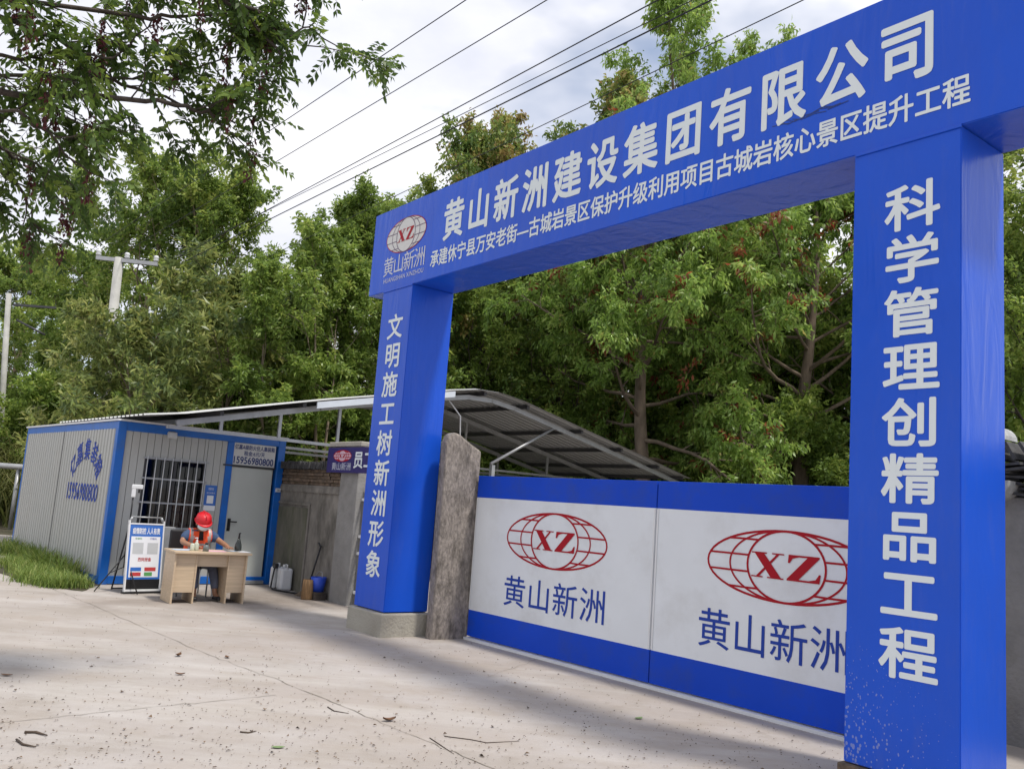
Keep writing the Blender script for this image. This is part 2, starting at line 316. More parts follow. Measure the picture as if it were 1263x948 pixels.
def ground_mat():
    m = bpy.data.materials.new('yard_concrete'); m.use_nodes = True; t = m.node_tree; b = t.nodes['Principled BSDF']; b.inputs['Roughness'].default_value = .88
    b.inputs['Specular IOR Level'].default_value = .25
    tc = N(t, 'ShaderNodeTexCoord')
    def noise(sc, det, ro=.6, st=None):
        n = N(t, 'ShaderNodeTexNoise'); n.inputs['Scale'].default_value = sc; n.inputs['Detail'].default_value = det; n.inputs['Roughness'].default_value = ro
        src = tc.outputs['Object']
        if st:
            mp = N(t, 'ShaderNodeMapping'); mp.inputs['Rotation'].default_value = (0, 0, st[0]); mp.inputs['Scale'].default_value = st[1]; t.links.new(src, mp.inputs[0]); src = mp.outputs[0]
        t.links.new(src, n.inputs['Vector']); return n.outputs[0]
    def mr(s, a, bb, c, d):
        q = N(t, 'ShaderNodeMapRange'); [setattr(q.inputs[i + 1], 'default_value', v) for i, v in enumerate((a, bb, c, d))]; t.links.new(s, q.inputs[0]); return q.outputs[0]
    def mix(f, a, col, mode='MIX'):
        x = N(t, 'ShaderNodeMixRGB', blend_type=mode); t.links.new(f, x.inputs[0])
        if isinstance(a, tuple): x.inputs[1].default_value = (*a, 1)
        else: t.links.new(a, x.inputs[1])
        x.inputs[2].default_value = (*col, 1); return x.outputs[0]
    c = mix(mr(noise(.45, 5), .38, .62, 0, 1), (.36, .318, .285), (.405, .375, .355))
    c = mix(mr(noise(1.7, 8, .7), .45, .7, 0, .8), c, (.33, .285, .24))
    c = mix(mr(noise(.33, 8, .7), .5, .62, 0, .55), c, (.30, .27, .235))
    c = mix(mr(noise(1.1, 7, .65, (.91, (.10, 1.7, 1))), .5, .72, 0, .5), c, (.285, .25, .22))
    c = mix(mr(noise(2.6, 9, .75), .56, .66, 0, .5), c, (.27, .235, .20))
    c = mix(mr(noise(.8, 7, .65, (.66, (.35, 1.5, 1))), .5, .7, 0, .6), c, (.51, .49, .465))
    c = mix(mr(noise(7, 8, .75), .52, .72, 0, .5), c, (.36, .33, .30))
    c = mix(mr(noise(45, 5, .7), .5, .75, 0, .45), c, (.33, .30, .27))
    c = mix(mr(noise(160, 3, .6), .55, .8, 0, .5), c, (.55, .53, .50))
    # trodden dirt that lies round the cabin door and the foot of the left column
    def patch(cx, cy, rx, ry, rot):
        mp = N(t, 'ShaderNodeMapping', vector_type='TEXTURE'); mp.inputs['Location'].default_value = (cx, cy, 0); mp.inputs['Rotation'].default_value = (0, 0, rot); mp.inputs['Scale'].default_value = (rx, ry, 1e4)
        t.links.new(tc.outputs['Object'], mp.inputs[0]); g = N(t, 'ShaderNodeVectorMath', operation='LENGTH'); t.links.new(mp.outputs[0], g.inputs[0])
        nn = noise(1.5, 6); ad = N(t, 'ShaderNodeMath', operation='ADD'); t.links.new(g.outputs['Value'], ad.inputs[0]); t.links.new(mr(nn, .3, .7, -.45, .45), ad.inputs[1])
        return mr(ad.outputs[0], 1.1, .55, 0, 1)
    p1 = patch(-3.4, 13.4, 2.6, 1.5, .7)
    k = N(t, 'ShaderNodeMath', operation='MULTIPLY'); t.links.new(p1, k.inputs[0]); t.links.new(mr(noise(3, 7, .7), .35, .65, .35, .85), k.inputs[1])
    c = mix(k.outputs[0], c, (.20, .17, .145))
    t.links.new(c, b.inputs['Base Color'])
    bp = N(t, 'ShaderNodeBump'); bp.inputs['Strength'].default_value = .35; bp.inputs['Distance'].default_value = .01
    t.links.new(noise(60, 6, .7), bp.inputs['Height']); t.links.new(bp.outputs[0], b.inputs['Normal'])
    return m
M['ground'] = ground_mat()

# ------------------------------------------------------------------ lettering
REF = {}
def glyph_mesh(ch, bold):
    c = bpy.data.curves.new('glyph', 'FONT'); c.body = ch; c.size = 1; c.offset = bold; c.resolution_u = 3
    o = bpy.data.objects.new('glyph', c); COL.objects.link(o)
    dg = bpy.context.evaluated_depsgraph_get(); me = bpy.data.meshes.new_from_object(o.evaluated_get(dg))
    V = [v.co.copy() for v in me.vertices]; Fs = [tuple(p.vertices) for p in me.polygons]
    bpy.data.objects.remove(o); bpy.data.curves.remove(c); bpy.data.meshes.remove(me)
    return V, Fs
def refbox():
    V, _ = glyph_mesh('国', 0)
    xs = [v.x for v in V]; ys = [v.y for v in V]
    return (min(xs) + max(xs)) / 2, (min(ys) + max(ys)) / 2, (max(xs) - min(xs)) * 1.06, (max(ys) - min(ys)) * 1.06
RX, RY, RW, RH = refbox()
def heavy(mb, pts, Fs, d):
    """a bolder weight: the strokes laid down again a little to each side, every layer 0.12 mm nearer the viewer"""
    mb.add(pts, Fs)
    if d > .0005:
        for k in range(8):
            a = k * math.pi / 4; mb.add([(x + d * math.cos(a), y - .00012 * (k + 1), z + d * math.sin(a)) for x, y, z in pts], Fs)
def letters(mb, items, y, bold=.02, rot=0, curve=None):
    """items: (char, centre x, centre z, width, height[, rotation]) on the local xz plane facing -y"""
    for it in items:
        ch, cx, cz, gw, gh = it[:5]; ro = it[5] if len(it) > 5 else 0
        V, Fs = glyph_mesh(ch, 0)
        pts = []
        for v in V:
            lx, lz = (v.x - RX) / RW * gw, (v.y - RY) / RH * gh
            c, s = math.cos(ro), math.sin(ro)
            X, Z = cx + lx * c - lz * s, cz + lx * s + lz * c
            pts.append((X, y, Z))
        heavy(mb, pts, Fs, bold * gh * .95)
def line_box(mb, text, x0, x1, z0, z1, y, bold=.02):
    """one run of text fitted to a box"""
    V, Fs = glyph_mesh(text, 0)
    ax, bx = min(v.x for v in V), max(v.x for v in V); az, bz = min(v.y for v in V), max(v.y for v in V)
    heavy(mb, [(x0 + (v.x - ax) / (bx - ax) * (x1 - x0), y, z0 + (v.y - az) / (bz - az) * (z1 - z0)) for v in V], Fs, bold * (z1 - z0) * .95)
def row(text, x0, x1, cz, gw, gh):
    n = len(text); p = (x1 - x0 - gw) / max(1, n - 1)
    return [(ch, x0 + gw / 2 + p * i, cz, gw, gh) for i, ch in enumerate(text)]
def colm(text, cx, ztop, zbot, gw, gh):
    n = len(text); p = (ztop - zbot - gh) / max(1, n - 1)
    return [(ch, cx, ztop - gh / 2 - p * i, gw, gh) for i, ch in enumerate(text)]
def ell(cx, cz, a, b, n=48, t0=0, t1=2 * math.pi): return [(cx + a * math.cos(t0 + (t1 - t0) * i / n), cz + b * math.sin(t0 + (t1 - t0) * i / n)) for i in range(n + 1)]
def emblem(parent, cx, cz, a, b, y, linem, lw, letterm=None, fill=None, outer=None):
    if fill:
        f = MB(); e = ell(cx, cz, a, b)[:-1]; f.poly([(p[0], y + .001, p[1]) for p in e]); f.build('emblem_ground', fill, parent, fixn=False)
    mb = MB()
    if outer: ob = MB()
    else: ob = mb
    ob.ribbon(ell(cx, cz, a, b), lw, y - .0002)
    if outer: ob.build('emblem_outline', outer, parent, fixn=False)
    mb.ribbon(ell(cx, cz, a * .70, b, 48, math.pi / 2 - .0, math.pi * 1.5), lw * .85, y - .0005); mb.ribbon(ell(cx, cz, a * .70, b, 48, -math.pi / 2, math.pi / 2), lw * .85, y - .0008)
    mb.ribbon(ell(cx, cz, a * .47, b), lw, y - .0011)
    for k, zz in enumerate((-.70, -.24, .24, .70)):
        h = math.sqrt(1 - zz * zz)
        for sg in (-1, 1):
            x0, x1 = cx + sg * a * .47 * h, cx + sg * a * h
            mb.ribbon([(x0, cz + zz * b), ((x0 + x1) / 2, cz + zz * b * 1.01), (x1, cz + zz * b)], lw * .85, y - .0014)
    mb.build('emblem', linem, parent, fixn=False)
    lm = MB(); W = a * .40; Hh = b * .72
    def P(polys, ox):
        for i, pl in enumerate(polys): lm.poly([(cx + ox + (u - .5) * W, y - .002 - .0003 * i, cz + (v - .5) * Hh) for u, v in pl])
    P([[(.08, .97), (.38, .97), (.93, .03), (.61, .03)], [(.78, .97), (.87, .97), (.24, .03), (.14, .03)], [(0, 1), (.47, 1), (.47, .95), (0, .95)], [(.63, 1), (1, 1), (1, .95), (.63, .95)], [(0, .05), (.36, .05), (.36, 0), (0, 0)], [(.5, .05), (1, .05), (1, 0), (.5, 0)]], -a * .215)
    P([[(.06, 1), (.96, 1), (.96, .93), (.63, .93), (.36, .93), (.18, .86), (.10, .68), (.04, .68)], [(.62, .94), (.96, .94), (.36, .06), (.02, .06)], [(.02, .07), (.66, .07), (.86, .14), (.95, .34), (1, .34), (.97, 0), (.02, 0)]], a * .215)
    lm.build('emblem_letters', letterm or linem, parent, fixn=False)

# ================================================================== SETTING
g = MB(); g.box(-300, 300, -120, 300, -.5, 0); setp(g.build('ground', M['ground']), kind='structure')
def hill():
    nx, ny = 90, 40; V = []; 
    for j in range(ny):
        for i in range(nx):
            x = -90 + 180 * i / (nx - 1); y = 24 + 70 * (j / (ny - 1)) ** 1.4
            d = y - 26 - max(0, (x + 6)) * .0
            h = 6.5 * (1 - math.exp(-max(0, d) / 14)) + .8 * math.sin(x * .31 + y * .2) * min(1, max(0, d) / 8) + .5 * math.sin(x * .9) * min(1, max(0, d) / 5)
            V.append((x, y, -.15 + max(-.1, h)))
    Fq = [(j * nx + i, j * nx + i + 1, (j + 1) * nx + i + 1, (j + 1) * nx + i) for j in range(ny - 1) for i in range(nx - 1)]
    return V, Fq
V, Fq = hill(); hb_ = MB(); hb_.smooth = True; hb_.add(V, Fq); setp(hb_.build('hillside', M['soil']), kind='structure')
fb = MB(); fb.poly([gnd(-40, 640), (-22, 23.5, .004), (-4, 22.5, .004), (14, 20, .004), (40, 16, .004), (60, 30, .004), (-60, 60, .004)]); 
fb.v = [(x, y, .004) for x, y, z in fb.v]; setp(fb.build('forest_floor', M['soil']), kind='structure')
# joints and cracks of the yard slabs
jr = random.Random(3)
jb = MB()
def crack(pts, wd, zz):
    P = []
    for a, b in zip(pts[:-1], pts[1:]):
        for i in range(14): P.append(a.lerp(b, i / 14) + Vector((jr.uniform(-.018, .018), jr.uniform(-.018, .018), 0)))
    P.append(pts[-1]); L = []; Rr = []
    for i, p in enumerate(P):
        t = (P[min(i + 1, len(P) - 1)] - P[max(0, i - 1)]).normalized(); n = Vector((-t.y, t.x, 0)) * wd * jr.uniform(.3, 1)
        L.append((p.x + n.x, p.y + n.y, zz)); Rr.append((p.x - n.x, p.y - n.y, zz))
    n = len(P); jb.add(L + Rr, [(i, i + 1, i + 1 + n, i + n) for i in range(n - 1)])
crack([gnd(60, 724), gnd(109, 744), gnd(243, 802), gnd(355, 843), gnd(471, 891), gnd(640, 960)], .005, .004)
crack([gnd(-20, 893), gnd(177, 873), gnd(340, 857)], .005, .0045)
crack([gnd(600, 835), gnd(700, 800), gnd(760, 850)], .0035, .0042)
setp(jb.build('pavement_crack', mat('crack_dirt', (.27, .24, .20), rough=.95, var=.3)), kind='structure')

# ================================================================== GATEWAY
GX, GY, GTH = -1.7595, 11.2442, -.9106
GW, GD, GHP, GHB, GHT, GOV, GS, GW2 = .723, .6156, .2817, 4.2625, 1.1168, .395, 6.657, .748
def G(a, b, z=0):
    c, s = math.cos(GTH), math.sin(GTH); return Vector((GX + a * c - b * s, GY + a * s + b * c, z))
gw = thing('entrance_gateway', 'tall blue portal frame with white Chinese lettering on its beam and both columns', 'gateway', (GX, GY, 0), GTH)
def vbox(name, x0, x1, y0, y1, z0, z1, m, seed):
    """a box wrapped in printed vinyl: gridded faces that sag and ripple by a few millimetres"""
    r = np.random.RandomState(seed); b = bmesh.new(); bmesh.ops.create_cube(b, size=1)
    for v in b.verts: v.co = Vector((x0 + (v.co.x + .5) * (x1 - x0), y0 + (v.co.y + .5) * (y1 - y0), z0 + (v.co.z + .5) * (z1 - z0)))
    bmesh.ops.bevel(b, geom=b.edges[:], offset=.006, segments=2, affect='EDGES')
    me = bpy.data.meshes.new(name); b.to_mesh(me); b.free(); me.materials.append(m)
    for p in me.polygons: p.use_smooth = False
    o = bpy.data.objects.new(name, me); COL.objects.link(o); o.parent = gw; return o
c1 = vbox('column', 0, GW, 0, GD, GHP, GHB - .002, M['vinyl'], 1)
c2 = vbox('column', 0, GW2, 0, GD, .14, GHB - .002, M['vinyl2'], 2); c2.location = (GS, 0, 0)
bm_ = vbox('beam', -GOV, GS + GW2 + GOV, 0, GD, GHB, GHB + GHT, M['vinyl'], 3)
f = MB(); f.box(-.06, GW + .055, -.055, GD + .03, -.1, GHP - .012)
ft = f.build('footing', M['concrete'], gw, bevel=.018); ft['label'] = 'pale concrete plinth under the left column'
f = MB(); f.box(GS - .03, GS + GW2 + .03, -.03, GD + .03, -.1, .132)
f.build('footing', M['brick'], gw, bevel=.012)
t = MB(); letters(t, row('黄山新洲建设集团有限公司', 1.33, 7.23, 4.92, .385, .475), -.003, .026); t.build('lettering', M['letter'], bm_, fixn=False)
t = MB(); line_box(t, '承建休宁县万安老街—古城岩景区保护升级利用项目古城岩核心景区提升工程', 1.09, 7.46, 4.40, 4.605, -.003, .020); t.build('lettering', M['letter'], bm_, fixn=False)
t = MB(); letters(t, row('黄山新洲', -.04, .95, 4.585, .24, .25), -.003, .004); line_box(t, 'HUANGSHAN XINZHOU', -.02, .94, 4.375, 4.435, -.003, .0); t.build('lettering', M['letterlight'], bm_, fixn=False)
emblem(bm_, .445, 4.955, .475, .225, -.004, M['darkprint'], .011, M['redprint'], M['offwhite'], M['redprint'])
t = MB(); letters(t, colm('文明施工树新洲形象', .385, 3.91, .65, .33, .31), -.003, .022); t.build('lettering', M['letter'], c1, fixn=False)
t = MB(); letters(t, colm('科学管理创精品工程', .425, 3.94, .72, .345, .31), -.003, .026); t.build('lettering', M['letter'], c2, fixn=False)

m = MB(); cr_ = random.Random(9)
for k in range(9):
    x = 5.95 + k * .06; m.ribbon([(x, 4.70 + cr_.uniform(-.02, .02)), (x + .08, 4.70 + cr_.uniform(-.025, .025)), (x + .17, 4.69 + cr_.uniform(-.02, .02))], .006, -.0022 - .0002 * k)
m.build('torn_print', M['inkblue'], bm_, fixn=False)
for xx in (.0, GS):
    m = MB(); m.box(xx + .01, xx + (GW if xx == 0 else GW2) + .004, -.012, .002, GHB - .018, GHB + .004); m.build('hem_fold', M['vinyl'], gw, bevel=.004)
# gate leaves
GA = G(0, .9667); GTH2 = -.8866
def gate_leaf(x0, x1, label, tx0, tx1, tg):
    r = thing('gate_leaf', label, 'gate', GA, GTH2, 'printed gate leaves under the portal')
    m = MB(); m.box(x0, x1, 0, .045, .045, 1.97); p = m.build('panel', M['gatewhite'], r, bevel=.004)
    m = MB(); m.box(x0 - .001, x1 + .001, -.002, .047, 1.705, 1.972); m.build('band', M['gateblue'], r, bevel=.004)
    m = MB(); m.box(x0 - .001, x1 + .001, -.002, .047, .043, .352); m.build('band', M['gateblue'], r, bevel=.004)
    for q in (x0 + .002, x1 - .022):
        m = MB(); m.box(q, q + .02, -.006, -.003, .36, 1.70); m.build('edge_strip', M['whitesheet'], r)
    cx = (x0 + x1) / 2
    emblem(p, cx, 1.275, .81, .30, -.003, M['redprint'], .020)
    t = MB(); letters(t, row('黄山新洲', tx0, tx1, .655, tg, .345), -.003, .004); t.build('lettering', M['bluetext'], p, fixn=False)
    m = MB(); m.box(x0, x1, .055, .095, .06, .10); m.box(x0, x1, .055, .095, 1.9, 1.94); m.box(x0 + .02, x0 + .06, .055, .095, .1, 1.9); m.box(x1 - .06, x1 - .02, .055, .095, .1, 1.9)
    for k in (1, 2, 3): m.box(x0 + (x1 - x0) * k / 4 - .02, x0 + (x1 - x0) * k / 4 + .02, .055, .095, .1, 1.9)
    m.build('back_frame', M['steel'], r)
gate_leaf(1.06, 3.962, 'left white and blue gate leaf showing its whole red emblem beside the concrete post', 1.715, 3.345, .36)
gate_leaf(3.978, 6.88, 'right white and blue gate leaf, its red emblem cut off by the right column', 4.545, 6.03, .335)
m = MB(); m.box(1.06, 6.88, -.05, .08, 0, .030); tr = m.build('gate_track', M['whitesheet'], None, GA, GTH2); setp(tr, 'thin white rail on the ground along the foot of the gate', 'rail')

# weathered post beside the gate
m = MB(); a0, a1, b0, b1 = .88, 1.03, .50, 1.03
pr = [(b0, -.1), (b1, -.1), (b1, 2.28), (b0 + .36, 2.36), (b0 + .20, 2.45), (b0 + .11, 2.475), (b0 + .03, 2.43), (b0, 2.34)]
pm = MB(); n = len(pr); segs = 1
pm.add([(a0, y, z) for y, z in pr] + [(a1, y, z) for y, z in pr], [tuple(range(n)), tuple(range(2 * n - 1, n - 1, -1))] + [(i, i + n, (i + 1) % n + n, (i + 1) % n) for i in range(n)])
o = pm.build('gate_post', M['oldpost'], None, (GX, GY, 0), GTH, bevel=.03); setp(o, 'rough weathered concrete post with pointed top between left column and gate', 'post')
# ------------------------------------------------------------------ boundary wall left of the gateway
wl = thing('boundary_wall', 'old stained plaster wall with brick and tile top between the blue cabin and the left column', 'wall', (GX, GY, 0), GTH)
m = MB(); m.box(-6.4, -2.55, 1.0, 1.22, -.1, 1.74); m.build('wall_body', M['plaster'], wl, bevel=.01)
m = MB()
br = random.Random(5)
for k in range(5):
    z = 1.742 + k * .052; x = -6.4
    while x < -2.6:
        wd = br.uniform(.16, .26); m.box(x, min(x + wd - .012, -2.56), 1.01 - .022 * (k % 2) + br.uniform(-.012, .012), 1.21, z, z + .046 + br.uniform(-.004, .004)); x += wd
m.build('brick_course', M['brick'], wl)
m = MB(); x = -6.4
while x < -2.6:
    m.box(x, x + .03, .93 + br.uniform(-.02, .02), 1.27, 2.004 + br.uniform(-.01, .012), 2.12 + br.uniform(-.015, .02)); x += .046
m.build('coping', M['tile'], wl)
m = MB(); m.box(-6.4, -2.58, .975, .998, 1.62, 1.70); m.box(-6.4, -2.58, .985, .998, 1.70, 1.735); m.build('moulding', M['plaster'], wl)
m = MB(); m.box(-4.9, -3.62, .986, .999, .0, 1.36); m.build('plaster_patch', mat('dark_wet_plaster', (.13, .125, .10), rough=.95, var=.35, scale=4, bump=.5, bscale=20, dirt=(.06, .07, .03), dscale=3, damt=.7, stretch=(1, 1, .4)), wl)
m = MB(); m.box(-3.6, -3.55, .975, .999, 0, 1.42); m.box(-4.9, -3.55, .976, .9985, 1.40, 1.44); m.build('moulding', M['plaster'], wl)
m = MB(); m.box(-2.549, -1.98, .96, 1.5, -.1, 2.36); m.build('pillar', M['plaster2'], wl, bevel=.015)
m = MB(); m.box(-2.98, -1.93, .93, 1.52, 2.362, 2.44); m.build('pillar_cap', M['concrete'], wl, bevel=.015)
# sign on the pillar
sg = thing('entrance_sign', 'small navy sign with white characters on the wall pillar, half hidden by the column', 'sign', G(0, 0), GTH)
m = MB(); m.box(-2.92, -.72, .895, .925, 1.955, 2.345); sp = m.build('sign_board', M['signnavy'], sg, bevel=.004)
emblem(sp, -2.42, 2.215, .29, .085, .892, M['redprint'], .012, M['redprint'], mat('pale_pink_print', (.6, .42, .5), .5, .03))
t = MB(); letters(t, row('黄山新洲', -2.74, -2.12, 2.05, .14, .12), .891, .002); t.build('lettering', M['letterlight'], sp, fixn=False)
t = MB(); letters(t, row('员工通道', -2.03, -.80, 2.15, .27, .25), .891, .026); t.build('lettering', M['letter'], sp, fixn=False)
# little staff wicket in the opening
wk = thing('wicket_gate', 'narrow steel wicket with white rails in the gap behind the left column', 'gate', G(-1.97, 1.05), GTH)
for z in (.18, .75, 1.0, 1.55):
    m = MB(); m.box(.0, 1.9, 0, .03, z, z + .04); m.build('rail', M['whitesheet'], wk)
for x in (0.02, .62, 1.25, 1.86):
    m = MB(); m.box(x, x + .035, .032, .06, .02, 1.75); m.build('post', M['darksteel'], wk)

# ------------------------------------------------------------------ wall on the right
rw = thing('plaster_wall', 'grey cement rendered wall at the right edge behind the right column', 'wall', (GX, GY, 0), GTH)
m = MB(); m.box(5.9, 13, 2.4, 2.65, -.1, 2.0); m.build('wall_body', M['plaster2'], rw, bevel=.012)
m = MB(); tr_ = random.Random(11)
for k in range(6):
    x = 5.9
    while x < 13:
        tilt = tr_.uniform(-.25, .25); w_ = tr_.uniform(.18, .30)
        Mx = Matrix.Translation((x, 2.5 + tr_.uniform(-.04, .04), 2.02 + k * .045)) @ Matrix.Rotation(tilt * .5, 4, 'Y') @ Matrix.Rotation(tr_.uniform(-.3, .3), 4, 'Z')
        m.box(0, w_, -.2, .2, 0, .022, Mx); x += w_ * .75
m.build('tile_stack', M['tile'], rw)
m = MB()
for k in range(60):
    x = 5.95 + k * .115; Mx = Matrix.Translation((x, 2.5, 2.30)) @ Matrix.Rotation(-.6 + tr_.uniform(-.1, .1), 4, 'Y')
    m.box(0, .025, -.17, .17, 0, .17, Mx)
m.build('upright_tiles', M['tile'], rw)
for (x, z, s_, nm, lb) in ((6.62, 2.10, .15, 'roof_tile', 'curved grey roof tile lying on its side among the stacked tiles of the right wall'), (6.55, 2.50, .11, 'roof_tile', 'pale rounded tile standing highest on top of the right wall')):
    m = MB(); P = []
    for i in range(11):
        a = math.pi * i / 10; P.append((x + s_ * math.cos(a) * 1.1, z - .02 + s_ * math.sin(a) * 1.1))
    for i in range(11):
        a = math.pi * (10 - i) / 10; P.append((x + s_ * .86 * math.cos(a), z - .02 + s_ * .86 * math.sin(a)))
    if z < 2.3: P = [(p[0], 2 * z - p[1]) for p in P]
    m.prism(P, 2.16, 2.62); o = m.build(nm, M['tilepale'], None, (GX, GY, 0), GTH); setp(o, lb, 'tile')

# ================================================================== CABIN
CX, CY, CTH = -6.0761, 13.7914, .7071
CW, CL, CH = 2.8514, 5.8891, 2.5147
def C(x, y, z=0):
    c, s = math.cos(CTH), math.sin(CTH); return Vector((CX + x * c - y * s, CY + x * s + y * c, z))
cb = thing('site_cabin', 'portable site cabin with grey ribbed walls, blue steel frame, barred window and pale door', 'cabin', (CX, CY, 0), CTH)
wx0, wx1, wz0, wz1 = .47, 1.47, .86, 1.99
dx0, dx1 = 1.90, 2.68
# front wall, ribs with real grooves, opening for the window
m = MB()
def panelrun(m, x0, x1, z0, z1):
    x = x0
    while x < x1 - .001:
        x2 = min(x + .118, x1); m.box(x + .004, x2 - .004, .03, .07, z0, z1); x = x2
panelrun(m, .12, wx0, .13, CH - .14); panelrun(m, wx1, 1.80, .13, CH - .14); panelrun(m, wx0, wx1, .13, wz0); panelrun(m, wx0, wx1, wz1, CH - .14)
m.build('front_wall', M['cabinwall'], cb)
m = MB(); m.box(.12, wx0, .071, .085, .13, CH - .14); m.box(wx1, 1.8, .071, .085, .13, CH - .14); m.box(wx0, wx1, .071, .085, .13, wz0); m.box(wx0, wx1, .071, .085, wz1, CH - .14); m.build('wall_backing', M['groove'], cb)
# side walls with trapezoid ribs
def ribbed(name, x, y0, y1, z0, z1, out):
    P = []; y = y0; p = .155
    while y < y1 - .01:
        for dy, d in ((0, 0), (.045, 0), (.058, .032), (.142, .032)): 
            if y + dy < y1: P.append((y + dy, d))
        y += p
    P.append((y1, 0)); mb = MB(); n = len(P)
    vs = [(x + out * d, yy, z0) for yy, d in P] + [(x + out * d, yy, z1) for yy, d in P]
    mb.add(vs, [(i, i + 1, i + 1 + n, i + n) for i in range(n - 1)])
    return mb.build(name, M['cabinwall'], cb, fixn=False)
sw = ribbed('side_wall', .03, .13, CL - .12, .12, CH - .12, -1); ribbed('side_wall', CW - .03, .13, CL - .12, .12, CH - .12, 1)
m = MB(); m.box(.032, .05, 3.02, 3.075, .12, CH - .12); m.box(-.006, .03, 3.03, 3.065, .12, CH - .12); m.build('joint_strip', M['groove'], cb)
m = MB(); m.box(.12, CW - .12, CL - .08, CL - .04, .12, CH - .12); m.build('rear_wall', M['cabinwall'], cb)
m = MB(); m.box(.04, CW - .04, .09, CL - .09, .06, .12); m.build('cabin_floor', M['groove'], cb)
# frame
for x0, x1 in ((0, .13), (CW - .13, CW)):
    for y0, y1 in ((0, .13), (CL - .12, CL)):
        m = MB(); m.box(x0, x1, y0, y1, 0, CH); m.build('corner_post', M['stripe'], cb, bevel=.008)
m = MB(); m.box(.13, CW - .13, .004, .11, CH - .14, CH - .002); m.box(.004, .11, .13, CL - .12, CH - .125, CH - .002); m.box(CW - .11, CW - .004, .13, CL - .12, CH - .125, CH - .002); m.box(.13, CW - .13, CL - .1, CL - .004, CH - .12, CH - .002)
m.build('top_rail', M['stripe'], cb, bevel=.006)
m = MB(); m.box(.13, CW - .13, .004, .11, .01, .13); m.box(.004, .11, .13, CL - .12, .01, .125); m.box(CW - .11, CW - .004, .13, CL - .12, .01, .125)
m.build('bottom_rail', M['stripe'], cb, bevel=.006)
m = MB(); m.box(-.03, CW + .03, -.03, CL + .03, CH + .001, CH + .03); m.build('roof', M['whitesheet'], cb)
# window
m = MB(); e = .035
m.box(wx0, wx1, .022, .075, wz1 - e, wz1); m.box(wx0, wx1, .022, .075, wz0, wz0 + e); m.box(wx0, wx0 + e, .022, .075, wz0 + e, wz1 - e); m.box(wx1 - e, wx1, .022, .075, wz0 + e, wz1 - e)
m.box((wx0 + wx1) / 2 - .02, (wx0 + wx1) / 2 + .02, .045, .075, wz0 + e, wz1 - e)
wn = m.build('window', M['darksteel'], cb)
m = MB(); m.box(wx0 + e, wx1 - e, .060, .064, wz0 + e, wz1 - e); m.build('pane', M['glass'], wn)
m = MB()
for k in range(8): 
    x = wx0 + .03 + (wx1 - wx0 - .06) * k / 7; m.tube([(x, -.012, wz0 - .02), (x, -.012, wz1 + .02)], .0075, 6)
m.build('upright_bars', M['whitesheet'], wn)
m = MB()
for z in (wz0 + .03, wz0 + .42, wz0 + .80, wz1 - .01): m.box(wx0 - .03, wx1 + .03, -.004, .006, z - .014, z + .014)
m.build('cross_bars', M['steel'], wn)
# door
m = MB(); m.box(dx0 + .015, dx1 - .012, .028, .068, .075, 1.965); dr = m.build('door', M['cabindoor'], cb, bevel=.006)
m = MB(); m.box(dx0 + .06, dx0 + .075, .012, .028, 1.0, 1.06); m.tube([(dx0 + .068, .02, 1.04), (dx0 + .068, -.02, 1.04), (dx0 + .19, -.022, 1.04)], .011, 8); m.box(dx0 + .045, dx0 + .10, .020, .028, .88, 1.09); m.tube([(dx0 + .07, .02, .93), (dx0 + .07, -.01, .93)], .016, 8); m.build('handle', M['black'], dr)
m = MB(); m.box(dx0 - .10, dx0 + .012, .006, .10, .13, CH - .14); m.build('door_post', M['stripe'], cb, bevel=.004)
m = MB(); m.box(dx0 - .14, dx1 + .01, -.012, .09, 1.97, 1.992); m.build('lintel', M['darksteel'], cb)
m = MB(); m.box(dx0 + .012, dx1, .034, .075, 1.994, CH - .14); m.build('transom_panel', M['cabindoor'], cb)
m = MB(); m.box(dx0 + .0, dx1, -.05, .02, .012, .07); m.build('threshold', M['steel'], cb, bevel=.005)
# painted notice above door, its own board
nb = thing('rental_board', 'white board with navy characters and phone number above the cabin door', 'sign', (CX, CY, 0), CTH)
m = MB(); m.box(dx0 + .015, dx1 - .003, .018, .031, 2.0, CH - .145); bp_ = m.build('board', M['offwhite'], nb)
t = MB(); line_box(t, '亿嘉A级防火住人集装箱', dx0 + .03, dx1 - .025, 2.265, 2.345, .0155, .022); line_box(t, '租金:6元/天', dx0 + .2, dx1 - .2, 2.165, 2.245, .0155, .022); line_box(t, '15956980800', dx0 + .03, dx1 - .03, 2.025, 2.14, .0155, .03)
t.build('lettering', M['inkblue'], bp_, fixn=False)
# lettering stencilled on the long side: plane x = 0 facing -x; built in a frame turned by 90 degrees
sd = bpy.data.objects.new('side_lettering', None); 
t = MB()
arc = '亿嘉集装箱'; cyy, czz = 1.47, 1.32
items = []
for i, ch in enumerate(arc):
    a = R(152 - 31 * i); items.append((ch, -cyy + .80 * math.cos(a) * 1.0, czz + .22 + .52 * math.sin(a), .30, .36, (a - math.pi / 2) * .75))
letters(t, items, 0, .02)
t2 = MB(); line_box(t2, '15956980800', -cyy - .88, -cyy + .84, 1.22, 1.50, 0, .02)
# stencilled on the rib crests of the long side, which faces -x
for q in (t, t2):
    q.v = [(.03 - .032 - .003 + y, -x, z) for x, y, z in q.v]
    q.build('lettering', M['bluetext'], sw, fixn=False)
